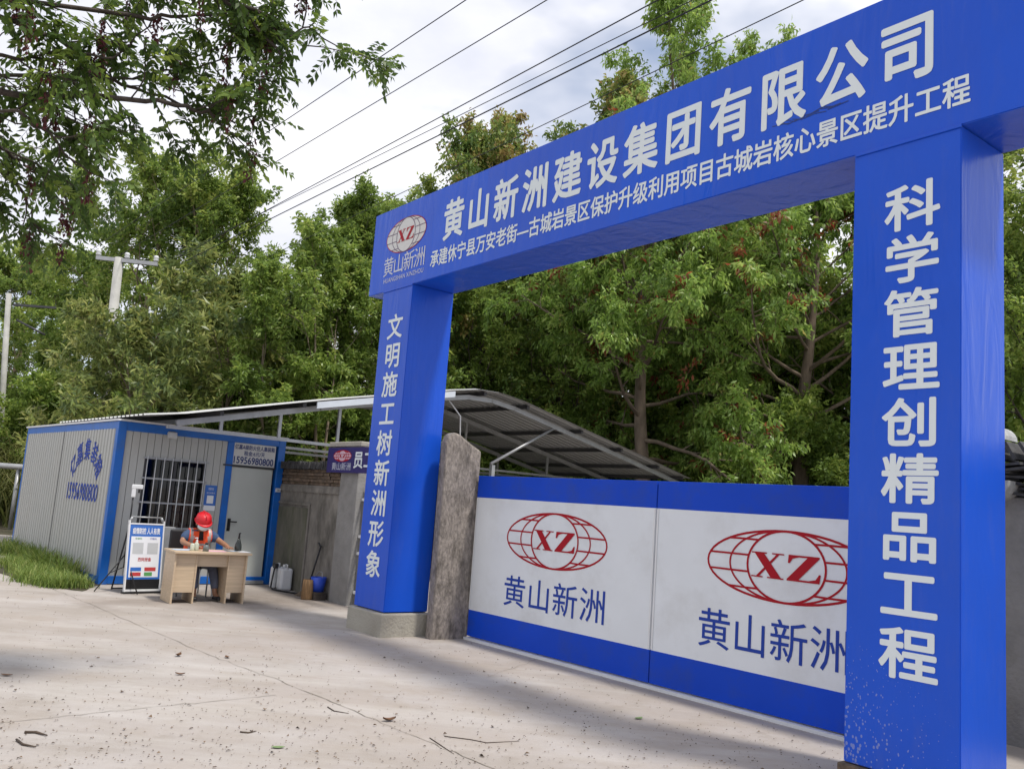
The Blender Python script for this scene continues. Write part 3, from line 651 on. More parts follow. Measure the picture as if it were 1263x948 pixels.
# lamp, meter, poster
fl = thing('flood_lamp', 'small white flood lamp under the cabin fascia left of centre', 'lamp', C(.83, -.02, 2.36), CTH)
m = MB(); Mx = Matrix.Rotation(R(-25), 4, 'X'); m.box(-.075, .075, -.05, 0, -.05, .05, Mx); m.build('housing', M['whiteplastic'], fl, bevel=.01)
m = MB(); m.box(-.06, .06, -.0535, -.0505, -.038, .038, Mx); m.build('lens', M['paper'], fl)
m = MB(); m.tube([(-.05, 0, .0), (-.05, .02, .07), (.05, .02, .07), (.05, 0, 0)], .007, 6); m.build('bracket', M['steel'], fl)
mt = thing('meter_box', 'small grey socket box on the right blue cabin post', 'box', C(CW - .07, 0, 1.62), CTH)
m = MB(); m.box(-.045, .045, -.03, -.001, -.035, .035); m.build('case', M['palepaint'], mt, bevel=.006)
m = MB(); m.box(-.018, .018, -.034, -.031, -.015, .012); m.build('cover', M['steel'], mt)
po = thing('wall_poster', 'blue and white notice poster stuck to the cabin wall between window and door', 'poster', C(0, 0, 0), CTH)
m = MB(); m.box(1.50, 1.70, .022, .028, 1.20, 1.62); pp = m.build('sheet', M['posterblue'], po)
m = MB(); m.box(1.50, 1.70, .0195, .0215, 1.20, 1.285); m.box(1.545, 1.655, .0195, .0215, 1.32, 1.45); m.build('white_panel', M['paper'], pp)
m = MB(); line_box(m, '疫情防控', 1.555, 1.645, 1.54, 1.58, .0205, .01); m.build('lettering', M['paper'], pp, fixn=False)
m = MB(); line_box(m, '请扫码登记', 1.53, 1.67, 1.48, 1.505, .0205, .0); m.build('lettering', M['paper'], pp, fixn=False)
# red jacket inside
rj = thing('red_jacket', 'red work jacket hanging inside the cabin behind the window bars', 'jacket', C(1.22, .30, 0), CTH)
m = MB(); m.smooth = True
prof = [(.15, .72), (.19, .85), (.20, 1.0), (.19, 1.15), (.21, 1.26), (.15, 1.33), (.05, 1.37)]
nn = 16
vs = []; fs = []
for hw, z in prof:
    for k in range(nn): 
        a = k * 2 * math.pi / nn; vs.append((hw * math.cos(a) * (1 + .05 * math.sin(5 * a)), .08 * math.sin(a) * (1 + .2 * math.sin(3 * a + z * 9)), z))
for i in range(len(prof) - 1):
    for k in range(nn): fs.append((i * nn + k, i * nn + (k + 1) % nn, (i + 1) * nn + (k + 1) % nn, (i + 1) * nn + k))
m.add(vs, fs); m.tube([(.19, 0, 1.28), (.27, .02, 1.05), (.26, 0, .84)], [.06, .055, .045], 10); m.tube([(-.19, 0, 1.28), (-.27, .02, 1.05), (-.26, 0, .84)], [.06, .055, .045], 10)
m.build('jacket_body', M['redcloth'], rj)
m = MB(); m.tube([(-.16, 0, 1.33), (0, 0, 1.40), (.16, 0, 1.33)], .008, 6); m.tube([(0, 0, 1.40), (0, 0, 2.38)], .004, 6); m.build('hanger', M['steel'], rj)

# ================================================================== CANOPY
cn = thing('canopy', 'arched grey sheet metal canopy on steel trusses spanning from cabin to behind the gate', 'canopy', (CX, CY, 0), CTH)
PROF = [(.02, 2.57), (.6, 2.66), (1.8, 2.93), (3.0, 3.20), (4.4, 3.48), (5.6, 3.73), (6.2, 3.83), (6.8, 3.84), (7.4, 3.76), (8.8, 3.47), (10.8, 3.06), (12.9, 2.62)]
def pz(x):
    for (a, za), (b, zb) in zip(PROF[:-1], PROF[1:]):
        if a <= x <= b: return za + (zb - za) * (x - a) / (b - a)
    return PROF[-1][1]
Y0, Y1 = -1.15, 3.6
xs = []; x = -.35
while x < 12.9:
    for dx in (0, .10, .12, .16, .18): 
        if x + dx <= 12.9: xs.append((x + dx, .028 if dx in (.12, .16) else 0))
    x += .2
# ribs run down the slope in the photo: sheet corrugated across y
ys = []; y = Y0
while y < Y1:
    for dy, d in ((0, 0), (.12, 0), (.14, .026), (.18, .026)): ys.append((y + dy, d))
    y += .2
ys.append((Y1, 0))
m = MB(); ns = len(ys); P2 = [p for p in PROF]
vs = [(px_, yy, pz_ + d) for px_, pz_ in P2 for yy, d in ys]
fs = [(i * ns + j, i * ns + j + 1, (i + 1) * ns + j + 1, (i + 1) * ns + j) for i in range(len(P2) - 1) for j in range(ns - 1)]
m.add(vs, fs); m.build('roof_sheet', M['roofsheet'], cn)
m = MB()
for x in (1.2, 2.6, 4.0, 5.3, 6.45, 7.6, 9.2, 10.5, 11.8, 12.7):
    z = pz(x); m = MB(); m.box(x - .03, x + .03, Y0 + .12, Y1, z - .085, z - .012); m.build('purlin', M['darksteel'], cn)
def truss(y):
    m = MB()
    for (a, za), (b, zb) in zip(PROF[:-1], PROF[1:]):
        d = Vector((b - a, 0, zb - za)); an = math.atan2(d.z, d.x)
        if b < .7: continue
        Mx = Matrix.Translation((a, y, za - .13)) @ Matrix.Rotation(-an, 4, 'Y'); m.box(-.01, d.length + .01, -.03, .03, -.05, .04, Mx)
    m.build('rafter', M['steel'], cn)
    m = MB()
    if y < 0:
        m.box(.45, 4.6, y - .025, y + .025, 2.43, 2.48)
        for x in (1.3, 2.3, 3.4): m.box(x - .025, x + .025, y - .02, y + .02, 2.48, pz(x) - .15)
        m.build('truss', M['steel'], cn); m = MB(); m.tube([(6.9, y, 2.45), (8.6, y, pz(8.6) - .15)], .03, 8); m.build('brace', M['steel'], cn); return
    else:
        m.box(3.4, 12.8, y - .025, y + .025, 2.43, 2.48)
        for x in (8.0, 10.6): m.box(x - .025, x + .025, y - .02, y + .02, 2.48, pz(x) - .15)
    m.build('truss', M['steel'], cn)
truss(-.80); truss(1.5); truss(3.4)
for x, y in ((3.55, -.80), (12.7, -.80), (12.7, 3.4), (3.4, 3.4), (6.95, -.80), (6.95, 3.4)):
    m = MB(); m.box(x - .04, x + .04, y - .04, y + .04, 0, 2.43); m.build('canopy_post', M['steel'], cn)
m = MB(); m.box(2.75, 5.6, Y0 - .03, Y0 - .005, 3.27 - .10, 3.27 + .01)
m.v = [(x, y, z + (pz(x) - 3.27) - .03) for x, y, z in m.v]; m.build('gutter', M['palepaint'], cn)
m = MB(); m.tube([(5.7, -.75, 3.65), (6.05, -.8, 3.3), (6.1, -.8, 2.6)], .014, 8); m.build('cable', M['whitesheet'], cn)

# ================================================================== DESK GROUP
FL = gnd(209, 744.4); DTH = .594
def Dk(x, y, z=0):
    c, s = math.cos(DTH), math.sin(DTH); return Vector((FL.x + x * c - y * s, FL.y + x * s + y * c, z))
dk = thing('desk', 'pale wood veneer office desk with two pedestals in front of the cabin', 'desk', FL, DTH)
DWd, DDp, DHt = 1.0, .54, .70
m = MB(); m.box(-.02, DWd + .04, -.05, DDp + .03, DHt - .028, DHt); m.build('desk_top', M['wood'], dk, bevel=.004)
for x in (0, DWd - .025):
    m = MB(); m.box(x, x + .025, 0, DDp, 0, DHt - .029); m.build('side_panel', M['wood'], dk, bevel=.002)
for x in (.29, .735):
    m = MB(); m.box(x, x + .022, .02, DDp, 0, DHt - .029); m.build('side_panel', M['wood'], dk, bevel=.002)
for x0, x1 in ((.026, .289), (.758, DWd - .026)):
    m = MB(); m.box(x0, x1, .03, .045, .15, DHt - .03); m.box(x0, x1, .046, DDp - .02, .15, .17); m.build('pedestal_front', M['wood'], dk)
m = MB(); m.box(.313, .734, .05, .065, .50, DHt - .03); m.build('apron', M['wood'], dk)
zt = DHt + .001
def paper(x, y, w_, h_, rz, mt, lab, dz=0):
    m = MB(); m.box(-w_ / 2, w_ / 2, -h_ / 2, h_ / 2, 0, .004); o = m.build('paper_sheet', mt, None, Dk(x, y, zt + dz), DTH + rz); setp(o, lab, 'paper')
paper(.16, .30, .26, .19, .1, M['bluepaper'], 'pale blue sheet lying at the left end of the desk')
paper(.58, .22, .30, .21, -.05, M['pinkpaper'], 'pink sheet lying in front of the seated person')
paper(.87, .34, .18, .14, .2, M['bluepaper'], 'small pale blue sheet beside the dark bottle on the desk')
paper(.99, .24, .16, .18, .3, M['paper'], 'white sheet at the right end of the desk')
def bottle(x, y, prof, mt, lab, name='sanitizer_bottle', pump=None):
    b = thing(name, lab, 'bottle', Dk(x, y, zt), DTH)
    m = MB(); m.lathe(prof, 14); m.build('bottle_body', mt, b)
    if pump == 'pump':
        h = prof[-1][1]; m = MB(); m.lathe([(.016, h), (.016, h + .02), (.006, h + .021), (.006, h + .045), (.012, h + .046), (.012, h + .06)], 10); m.tube([(0, 0, h + .053), (-.035, 0, h + .050)], .006, 6); m.build('pump', M['whiteplastic'], b)
    elif pump == 'cap':
        h = prof[-1][1]; m = MB(); m.lathe([(.02, h), (.02, h + .03)], 10); m.build('cap', M['black'], b)
    elif pump == 'spray':
        h = prof[-1][1]; m = MB(); m.lathe([(.017, h), (.017, h + .03), (.012, h + .05), (.012, h + .085)], 10); m.tube([(0, 0, h + .075), (.0, -.045, h + .08)], .01, 8); m.tube([(0, -.02, h + .07), (0, -.035, h + .03)], .005, 6); m.build('spray_head', M['black'], b)
bottle(.33, .24, [(.032, 0), (.034, .01), (.034, .09), (.02, .11), (.014, .12)], M['gel'], 'short clear sanitizer bottle with white pump on the desk', pump='pump')
bottle(.265, .20, [(.028, 0), (.03, .01), (.03, .085), (.018, .1)], M['gel'], 'pale gel bottle without pump, leftmost bottle on the desk', pump=None)
bottle(.44, .15, [(.042, 0), (.042, .06), (.03, .085), (.02, .09)], mat('grey_glass', (.14, .16, .16), .15, .1), 'squat grey jar bottle with black cap before the person', pump='cap')
bottle(.955, .36, [(.045, 0), (.05, .01), (.05, .05), (.046, .10), (.026, .15), (.017, .18)], M['bottleglass'], 'tall dark spray bottle at the right end of the desk', 'spray_bottle', pump='spray')

# office chair
ch = thing('office_chair', 'black office chair with metal frame behind the desk', 'chair', Dk(.50, 1.0, 0), DTH)
m = MB(); m.box(-.22, .22, -.2, .22, .40, .46); m.build('seat', M['black'], ch, bevel=.02)
m = MB(); m.box(-.30, .18, .22, .26, .50, .93); m.build('backrest', M['black'], ch, bevel=.02)
m = MB()
for sx in (-.22, .20): m.tube([(sx, -.2, .0), (sx, -.2, .39), (sx, .23, .39), (sx, .27, .9)], .012, 8)
for sx in (-.22, .20): m.tube([(sx, .22, 0), (sx, .22, .39)], .012, 8)
m.build('chair_frame', M['steel'], ch)
# grey cabinet left of the chair
gc = thing('grey_panel_box', 'grey metal cabinet standing against the cabin behind the desk', 'cabinet', C(.72, -.33, 0), CTH)
m = MB(); m.box(-.19, .19, -.14, .16, 0, .93); m.build('carcass', M['steel'], gc, bevel=.008)
m = MB(); m.box(-.17, .17, -.146, -.1405, .06, .90); d_ = m.build('door', M['steel'], gc)
m = MB(); m.box(.12, .135, -.16, -.147, .5, .62); m.build('handle', M['darksteel'], d_)

# ------------------------------------------------------------------ seated person
def skin(name, verts, edges, mats, parent, root=0, sub=2, assign=None, cut=None, loc=None):
    me = bpy.data.meshes.new(name); me.from_pydata([v[:3] for v in verts], edges, [])
    o = bpy.data.objects.new(name, me); COL.objects.link(o)
    sk = o.modifiers.new('skin', 'SKIN'); sk.use_smooth_shade = True
    if not me.skin_vertices: 
        bm2 = bmesh.new(); bm2.from_mesh(me); bm2.verts.layers.skin.verify(); bm2.to_mesh(me); bm2.free()
    for i, v in enumerate(verts):
        r = v[3]; me.skin_vertices[0].data[i].radius = (r if hasattr(r, '__len__') else (r, r)); me.skin_vertices[0].data[i].use_root = (i == root)
    ss = o.modifiers.new('sub', 'SUBSURF'); ss.levels = sub; ss.render_levels = sub
    dg = bpy.context.evaluated_depsgraph_get(); m2 = bpy.data.meshes.new_from_object(o.evaluated_get(dg))
    bpy.data.objects.remove(o)
    for mm in (mats if isinstance(mats, (list, tuple)) else [mats]): m2.materials.append(mm)
    for p in m2.polygons:
        p.use_smooth = True
        if assign: p.material_index = assign(p.center)
    if cut:
        b = bmesh.new(); b.from_mesh(m2); bmesh.ops.delete(b, geom=[f for f in b.faces if cut(f.calc_center_median())], context='FACES'); b.to_mesh(m2); b.free()
    o = bpy.data.objects.new(name, m2); COL.objects.link(o); o.parent = parent
    return o
ps = thing('person', 'person in red helmet, white mask and orange vest seated writing at the desk', 'person', Dk(.525, 0, 0), DTH)
X = [(0, .98, .52, (.13, .10)), (0, .95, .66, (.125, .09)), (0, .90, .80, (.135, .085)), (0, .865, .89, (.115, .07)), (0, .82, .955, .05), (0, .775, 1.005, .07), (0, .745, 1.065, .085), (0, .765, 1.12, .08),
     # arms
     (-.185, .87, .885, .052), (-.255, .79, .78, .044), (-.20, .56, .752, .033), (-.15, .47, .745, .026), (-.13, .41, .742, (.036, .016)),
     (.185, .87, .885, .052), (.285, .74, .80, .044), (.305, .50, .765, .033), (.30, .40, .750, .026), (.295, .335, .745, (.036, .016)),
     # legs
     (-.10, .96, .50, .092), (-.115, .52, .50, .066), (-.13, .38, .28, .050), (-.135, .33, .09, .036), (-.145, .22, .045, .03),
     (.10, .96, .50, .092), (.13, .52, .50, .066), (.155, .40, .28, .050), (.165, .345, .09, .036), (.20, .245, .045, .03)]
E_ = [(0, 1), (1, 2), (2, 3), (3, 4), (4, 5), (5, 6), (6, 7), (3, 8), (8, 9), (9, 10), (10, 11), (11, 12), (3, 13), (13, 14), (14, 15), (15, 16), (16, 17), (0, 18), (18, 19), (19, 20), (20, 21), (21, 22), (0, 23), (23, 24), (24, 25), (25, 26), (26, 27)]
for palm, sgn in ((12, 1), (17, -1)):
    p = X[palm]
    for k, (dx, ln) in enumerate(((-.027, .058), (-.009, .068), (.009, .064), (.027, .05))):
        i = len(X); X.append((p[0] + dx, p[1] - .035, p[2] + .008, .0088)); X.append((p[0] + dx * 1.25, p[1] - .035 - ln * .55, p[2] + .004, .0080)); X.append((p[0] + dx * 1.3, p[1] - .035 - ln, p[2] - .010, .0068))
        E_ += [(palm, i), (i, i + 1), (i + 1, i + 2)]
    i = len(X); X.append((p[0] + sgn * .038, p[1] + .005, p[2], .010)); X.append((p[0] + sgn * .058, p[1] - .03, p[2] - .004, .0085)); E_ += [(palm, i), (i, i + 1)]
skin('body', X, E_, M['skin'], ps, 0, 2)
def sub(idx, pad): return [tuple(X[i][:3]) + ((tuple(r + pad for r in X[i][3]) if hasattr(X[i][3], '__len__') else X[i][3] + pad),) for i in idx]
# shirt
sh = sub([0, 1, 2, 3, 8, 13], .032); sh.append((-.245, .80, .80, .068)); sh.append((.265, .765, .82, .068)); sh.append((0, .838, .935, .068))
skin('shirt', sh, [(0, 1), (1, 2), (2, 3), (3, 4), (3, 5), (4, 6), (5, 7), (3, 8)], [M['shirt'], M['tee']], ps, 0, 2, assign=lambda c: 1 if (abs(c.x) < .055 and c.y < .84) else 0)
ve = sub([0, 1, 2, 3], .075); ve += [(-.15, .868, .88, .112), (.15, .868, .88, .112)]
def vest_mat(c):
    if .105 < abs(c.x) < .15: return 1
    if .735 < c.z < .765 and abs(c.x) < .16: return 1
    return 0
skin('safety_vest', ve, [(0, 1), (1, 2), (2, 3), (3, 4), (3, 5)], [M['hivis'], M['reflect']], ps, 0, 3, assign=vest_mat, cut=lambda c: (c.y < .87 and abs(c.x) < .010 + max(0, (c.z - .76)) * .16 and c.z > .62))
tw = sub([0, 18, 19, 20, 23, 24, 25], .014); tw.append((-.135, .345, .15, .056)); tw.append((.165, .36, .15, .056))
skin('trousers', tw, [(0, 1), (1, 2), (2, 3), (3, 7), (0, 4), (4, 5), (5, 6), (6, 8)], M['trouser'], ps, 0, 2)
for sx, yy, x2, y2 in ((-.135, .35, -.15, .17), (.165, .365, .215, .20)):
    sk_ = MB(); sk_.tube([(sx, yy, .05), (sx, yy + .01, .11), (sx * .98, yy + .02, .17)], [.044, .042, .046], 10); sk_.build('sock', M['shoesole'], ps)
    skin('shoe', [(sx, yy + .02, .055, (.045, .046)), (sx * .6 + x2 * .4, yy * .6 + y2 * .4, .048, (.046, .04)), (x2, y2, .036, (.042, .030))], [(0, 1), (1, 2)], [M['black'], M['shoesole']], ps, 0, 2, assign=lambda c: 1 if c.z < .022 else 0)
# face, hair, mask, helmet
HC = Vector((0, .735, 1.06))
def ellipsoid(c, r, n=20, k=12, zmin=-1, zmax=1, rot=0):
    m = MB(); m.smooth = True; vs = []; fs = []
    for i in range(k + 1):
        z = zmin + (zmax - zmin) * i / k; rr = math.sqrt(max(0, 1 - z * z))
        for j in range(n):
            a = j * 2 * math.pi / n; vs.append(Vector((r[0] * rr * math.cos(a), r[1] * rr * math.sin(a), r[2] * z)))
    for i in range(k):
        for j in range(n): fs.append((i * n + j, i * n + (j + 1) % n, (i + 1) * n + (j + 1) % n, (i + 1) * n + j))
    Mx = Matrix.Translation(c) @ Matrix.Rotation(rot, 4, 'X'); m.add([Mx @ v for v in vs], fs); return m
TILT = R(24)
m = ellipsoid(HC + Vector((0, .015, .01)), (.089, .10, .105), zmin=-.55, zmax=.9, rot=TILT); m.f = [f for f in m.f if sum(m.v[i][1] for i in f) / 4 > HC.y - .03]; m.m = [0] * len(m.f); m.sm = [True] * len(m.f); m.build('hair', M['tee'], ps)
m = ellipsoid(HC + Vector((0, -.018, -.035)), (.083, .106, .066), zmin=-.95, zmax=.85, rot=TILT); m.f = [f for f in m.f if sum(m.v[i][1] for i in f) / 4 < HC.y - .02]; m.m = [0] * len(m.f); m.sm = [True] * len(m.f); m.build('face_mask', M['mask'], ps, fixn=False)
for sx in (-1, 1):
    m = MB(); m.tube([HC + Vector((sx * .074, -.03, -.02)), HC + Vector((sx * .09, .03, .0))], .003, 5); m.build('mask_loop', M['mask'], ps)
    ellipsoid(HC + Vector((sx * .033, -.088, .014)), (.016, .008, .008)).build('eye', M['black'], ps)
    ellipsoid(HC + Vector((sx * .09, .01, -.005)), (.012, .02, .032)).build('ear', M['skin'], ps)
ellipsoid(HC + Vector((0, -.098, -.008)), (.014, .016, .022)).build('nose', M['skin'], ps)
hm = MB(); hm.smooth = True
n = 28; prof = [(1.0, 0), (1.0, .2), (.97, .45), (.87, .7), (.68, .88), (.4, .98), (.05, 1.0)]
Mx = Matrix.Translation(HC + Vector((0, .01, .035))) @ Matrix.Rotation(TILT, 4, 'X')
vs = []; fs = []
for r, z in prof:
    for j in range(n):
        a = j * 2 * math.pi / n; vs.append(Mx @ Vector((.113 * r * math.cos(a), .133 * r * math.sin(a), .125 * z)))
for i in range(len(prof) - 1):
    for j in range(n): fs.append((i * n + j, i * n + (j + 1) % n, (i + 1) * n + (j + 1) % n, (i + 1) * n + j))
hm.add(vs, fs)
vs = []; fs = []
for ring, (k, dz) in enumerate(((1.0, .006), (1.0, 0), (1.13, -.004), (1.13, .002))):
    for j in range(n):
        a = j * 2 * math.pi / n; fr = max(0, -math.sin(a)) ** 2 * .22
        kk = k + (fr if k > 1 else 0); vs.append(Mx @ Vector((.113 * (1 + (kk - 1) * .8) * math.cos(a), .133 * kk * math.sin(a), dz - (fr * .06 if k > 1 else 0))))
for i in range(3):
    for j in range(n): fs.append((i * n + j, i * n + (j + 1) % n, (i + 1) * n + (j + 1) % n, (i + 1) * n + j))
hm.add(vs, fs)
hm.tube([Mx @ Vector((0, -.12, .07)), Mx @ Vector((0, -.09, .12)), Mx @ Vector((0, 0, .133)), Mx @ Vector((0, .09, .118)), Mx @ Vector((0, .125, .06))], .011, 8)
hm.build('helmet', M['helmet'], ps)

# ------------------------------------------------------------------ notice stand and thermometer tripod
st = thing('notice_stand', 'white framed standing notice board with blue header beside the desk', 'sign', C(.03, -1.16, 0), CTH + .13)
BW, BZ0, BZ1 = .50, .20, .98
lean = Matrix.Rotation(R(-6), 4, 'X')
m = MB(); m.box(0, BW, -.012, .012, BZ0, BZ1, lean); bd = m.build('board', M['posterblue'], st)
def flat(name, mt, polys, parent, y): 
    m = MB()
    for i, (x0, x1, z0, z1) in enumerate(polys): m.add([lean @ Vector(v) for v in ((x0, y, z0), (x1, y, z0), (x1, y, z1), (x0, y, z1))], [(0, 1, 2, 3)])
    return m.build(name, mt, parent, fixn=False)
flat('white_panel', M['paper'], [(.03, BW - .03, BZ0 + .03, BZ1 - .17)], bd, -.0135)
flat('blank_square', mat('poster_pale_grey', (.5, .52, .53), .5, .06), [(.06, .22, .56, .72), (.28, .44, .56, .72)], bd, -.0150)
def tl(txt, x0, x1, z0, z1, mt, b=.01, y=-.0152):
    t = MB(); line_box(t, txt, x0, x1, z0, z1, y, b); t.v = [lean @ Vector(v) for v in t.v]; return t.build('lettering', mt, bd, fixn=False)
tl('疫情防控 人人有责', .045, BW - .045, BZ1 - .135, BZ1 - .045, M['paper'], .02, -.0138)
tl('西网报备', .15, .35, .455, .51, M['posterred'], .012)
tl('安康码', .09, .19, .765, .795, M['postergreen'], .008); tl('行程码', .31, .41, .765, .795, M['bluetext'], .008)
flat('button', M['posterblue'], [(.05, .21, .315, .37)], bd, -.0145); flat('button', M['posterred'], [(.26, .43, .315, .37), (.05, .21, .245, .30)], bd, -.0146); flat('button', M['postergreen'], [(.26, .38, .245, .30)], bd, -.0147)
m = MB()
for x in (-.02, BW): m.box(x, x + .02, -.02, .02, .02, BZ1 + .06, lean)
m.box(-.02, BW + .02, -.018, .018, BZ1 + .001, BZ1 + .022, lean); m.box(-.0, BW, -.018, .018, .03, .06, lean); m.build('frame', M['whitesheet'], st)
m = MB(); m.tube([lean @ Vector((-.0, 0, BZ1 + .05)), lean @ Vector((.03, 0, BZ1 + .11))], .018, 8); m.tube([lean @ Vector((BW, 0, BZ1 + .05)), lean @ Vector((BW - .03, 0, BZ1 + .11))], .018, 8); m.tube([lean @ Vector((.03, 0, BZ1 + .11)), lean @ Vector((BW - .03, 0, BZ1 + .11))], .011, 8); m.build('top_bar', M['steel'], st)
m = MB()
for x in (0, BW): m.tube([(x, .10, BZ1 + .03), (x, .42, .02)], .012, 8)
m.tube([(0, .42, .03), (BW, .42, .03)], .012, 8); m.build('rear_leg', M['black'], st)
m = MB(); m.box(-.03, BW + .03, -.03, .06, 0, .03); m.box(.0, BW, .0, .012, .06, .2); m.build('base', M['black'], st)
TP = gnd(149, 730)
tp = thing('thermometer_tripod', 'black tripod with white infrared thermometer gun on top beside the notice stand', 'tripod', TP, 0)
m = MB(); m.tube([(0, 0, .35), (0, 0, 1.0)], .016, 8); m.tube([(0, 0, .95), (0, 0, 1.36)], .010, 8); m.build('pole', M['black'], tp)
for a in (100, 215, 330):
    m = MB(); d = Vector((math.cos(R(a)), math.sin(R(a)), 0)); m.tube([Vector((0, 0, .55)), d * .36 + Vector((0, 0, .01))], .009, 6); m.tube([Vector((0, 0, .36)), d * .19 + Vector((0, 0, .27))], .006, 6); m.build('leg', M['black'], tp)
for z_ in (.52, .95):
    m = MB(); m.lathe([(.022, z_), (.022, z_ + .07)], 10); m.build('collar', M['black'], tp)
th = MB(); Mx = Matrix.Translation((0, 0, 1.36)) @ Matrix.Rotation(.3, 4, 'Z'); th.box(-.03, .03, -.03, .02, 0, .14, Mx); th.box(-.035, .12, -.033, .023, .125, .19, Mx); gun = th.build('thermometer', M['whiteplastic'], tp, bevel=.012)
m = MB(); m.box(.055, .085, -.01, .0, .07, .124, Mx); m.build('trigger', M['black'], gun)
m = MB(); m.box(.121, .124, -.02, .01, .135, .18, Mx); m.build('sensor', M['black'], gun)

# ------------------------------------------------------------------ odds and ends by the wall
def jug(px_, py_, wd, ht, lab):
    p = G(*px_); j = thing('plastic_jug', lab, 'jug', p, GTH + py_)
    m = MB(); m.box(-wd / 2, wd / 2, -.1, .1, 0, ht); m.build('jug_body', M['whiteplastic'], j, bevel=.035)
    m = MB(); m.lathe([(.035, ht - .005), (.035, ht + .04), (.03, ht + .05)], 12, (-wd * .22, 0, 0)); m.build('cap', M['whiteplastic'], j)
    m = MB(); m.tube([(-wd * .02, 0, ht - .01), (.0, 0, ht + .055), (wd * .38, 0, ht + .055), (wd * .42, 0, ht - .01)], .012, 8); m.build('handle', M['whiteplastic'], j)
jug((-4.24, .84), .1, .15, .36, 'narrow white plastic jug right beside the blue cabin post'); jug((-3.97, .86), -.1, .22, .36, 'broad white plastic jug, right one of the pair by the wall')
sp_ = thing('spray_lance', 'black sprayer hose and strap between the two white jugs', 'hose', G(-4.12, .72), GTH)
m = MB(); m.tube([(0, .02, .38), (-.01, .0, .2), (.0, -.02, .03), (.15, -.05, .015), (.4, .0, .015), (.75, .08, .02), (1.0, .1, .06)], .014, 8); m.build('hose', M['black'], sp_)
m = MB(); m.box(-.05, .05, -.0, .06, .34, .42); m.build('clamp', M['black'], sp_, bevel=.01)
lg = MB(); lg.lathe([(.085, 0), (.09, .02), (.085, .2), (.08, .30)], 14); o = lg.build('wood_block', M['log'], None, G(-2.76, .70), 0); setp(o, 'upright brown bark covered log on the ground by the wall pillar', 'log')
bs = thing('blue_basket', 'blue plastic dustpan bucket standing against the wall behind the log', 'bucket', G(-2.74, .86, .0), GTH)
m = MB(); m.smooth = True
n = 14; vs = []; fs = []
for r, z in ((.09, .12), (.125, .34), (.118, .34), (.085, .13)):
    for k in range(n): a = k * 2 * math.pi / n; vs.append((r * math.cos(a), r * math.sin(a), z))
for i in range(3):
    for k in range(n): fs.append((i * n + k, i * n + (k + 1) % n, (i + 1) * n + (k + 1) % n, (i + 1) * n + k))
fs.append(tuple(range(n))); m.add(vs, fs); m.build('bucket_body', M['blueplastic'], bs)
m = MB(); m.tube([(-.12, 0, .33), (-.06, .02, .42), (.06, .02, .42), (.12, 0, .33)], .006, 6); m.build('handle', M['steel'], bs)
m = MB(); m.box(-.12, .12, -.1, .1, 0, .118); m.build('crate', M['barkdark'], bs, bevel=.01)
bo = thing('broom', 'black handled broom leaning on the stained wall', 'broom', G(-3.02, .82), GTH)
m = MB(); m.tube([(0, 0, .1), (.03, .15, .80)], .014, 8); m.build('handle', M['black'], bo)
m = MB(); m.tube([(.025, .145, .78), (-.04, .14, .84)], .013, 8); m.build('grip', M['black'], bo)
m = MB(); rb_ = random.Random(4)
for k in range(70):
    x = rb_.uniform(-.12, .1); m.tube([(0, 0, .16), (x * 1.5 - .1, rb_.uniform(-.1, .05), .0)], .004, 3, False)
m.build('bristles', M['barkpale'], bo)
# guard rail far left
gr_ = thing('guard_rail', 'grey steel pipe guard rail at the far left behind the cabin', 'rail', (0, 0, 0))
m = MB(); m.tube([(-19, 25.3, 1.74), (-10.5, 24.8, 1.76)], .085, 10); m.build('rail', M['steel'], gr_)
for x in (-16.6, -13.65, -11):
    m = MB(); m.tube([(x, 25.0, 0), (x, 25.0, 1.7)], .055, 8); m.build('post', M['steel'], gr_)

# ------------------------------------------------------------------ poles and cables
def pole(base, top, lab, arm=True, r=.15):
    p = thing('utility_pole', lab, 'pole', base)
    h = top.z; tx, ty = top.x - base.x, top.y - base.y
    m = MB(); m.tube([(0, 0, -.2), (tx, ty, h)], [r, r * .75], 14); m.build('pole_shaft', M['pole'], p)
    if arm:
        m = MB(); m.box(-.75, .78, -.05, .05, h - .12, h - .02, Matrix.Rotation(.15, 4, 'Z')); m.build('crossarm', M['steel'], p)
        m = MB()
        for x in (-.7, 0, .72): m.lathe([(.05, h + .0), (.075, h + .04), (.04, h + .07), (.075, h + .1), (.045, h + .15)], 10, (x, x * .15, 0))
        m.build('insulators', M['whiteplastic'], p)
        m = MB(); m.box(-.75, .9, -.04, .04, h - 2.1, h - 2.02, Matrix.Rotation(-.2, 4, 'Z')); m.tube([(-.6, 0, h - 1.9), (.1, -.1, h - 2.2), (.8, 0, h - 2.0)], .05, 8); m.build('lower_bracket', M['darksteel'], p)
    else:
        m = MB(); m.box(-.5, 1.0, -.04, .04, h - .42, h - .34); m.tube([(-.3, 0, h - .9), (.75, 0, h - 1.35)], .04, 6); m.build('crossarm', M['darksteel'], p)
        m = MB(); m.lathe([(.06, h), (.08, h + .05), (.05, h + .15)], 10); m.build('insulators', M['darksteel'], p)
PD = 22.5
pole(Vector((at(118, 600, PD).x, PD, 0)), at(147, 318, PD), 'concrete utility pole with steel crossarm rising out of the trees behind the cabin')
pole(Vector((at(0, 600, 30).x, 30, 0)), at(11, 362, 30), 'pale concrete pole at the far left edge of the picture', False, .115)
def wire(p, q, lab, r=.016, z=7.45):
    a, b = gnd(*p, z), gnd(*q, z); d = (b - a).normalized()
    a2 = a - d * 14; k = (PD + .3 - b.y) / d.y; b2 = b + d * k
    P = [a2.lerp(b2, i / 24) for i in range(25)]
    m = MB(); m.tube(P, r * .52, 5); setp(m.build('power_cable', M['wire']), lab, 'cable', 'overhead cables crossing the sky')
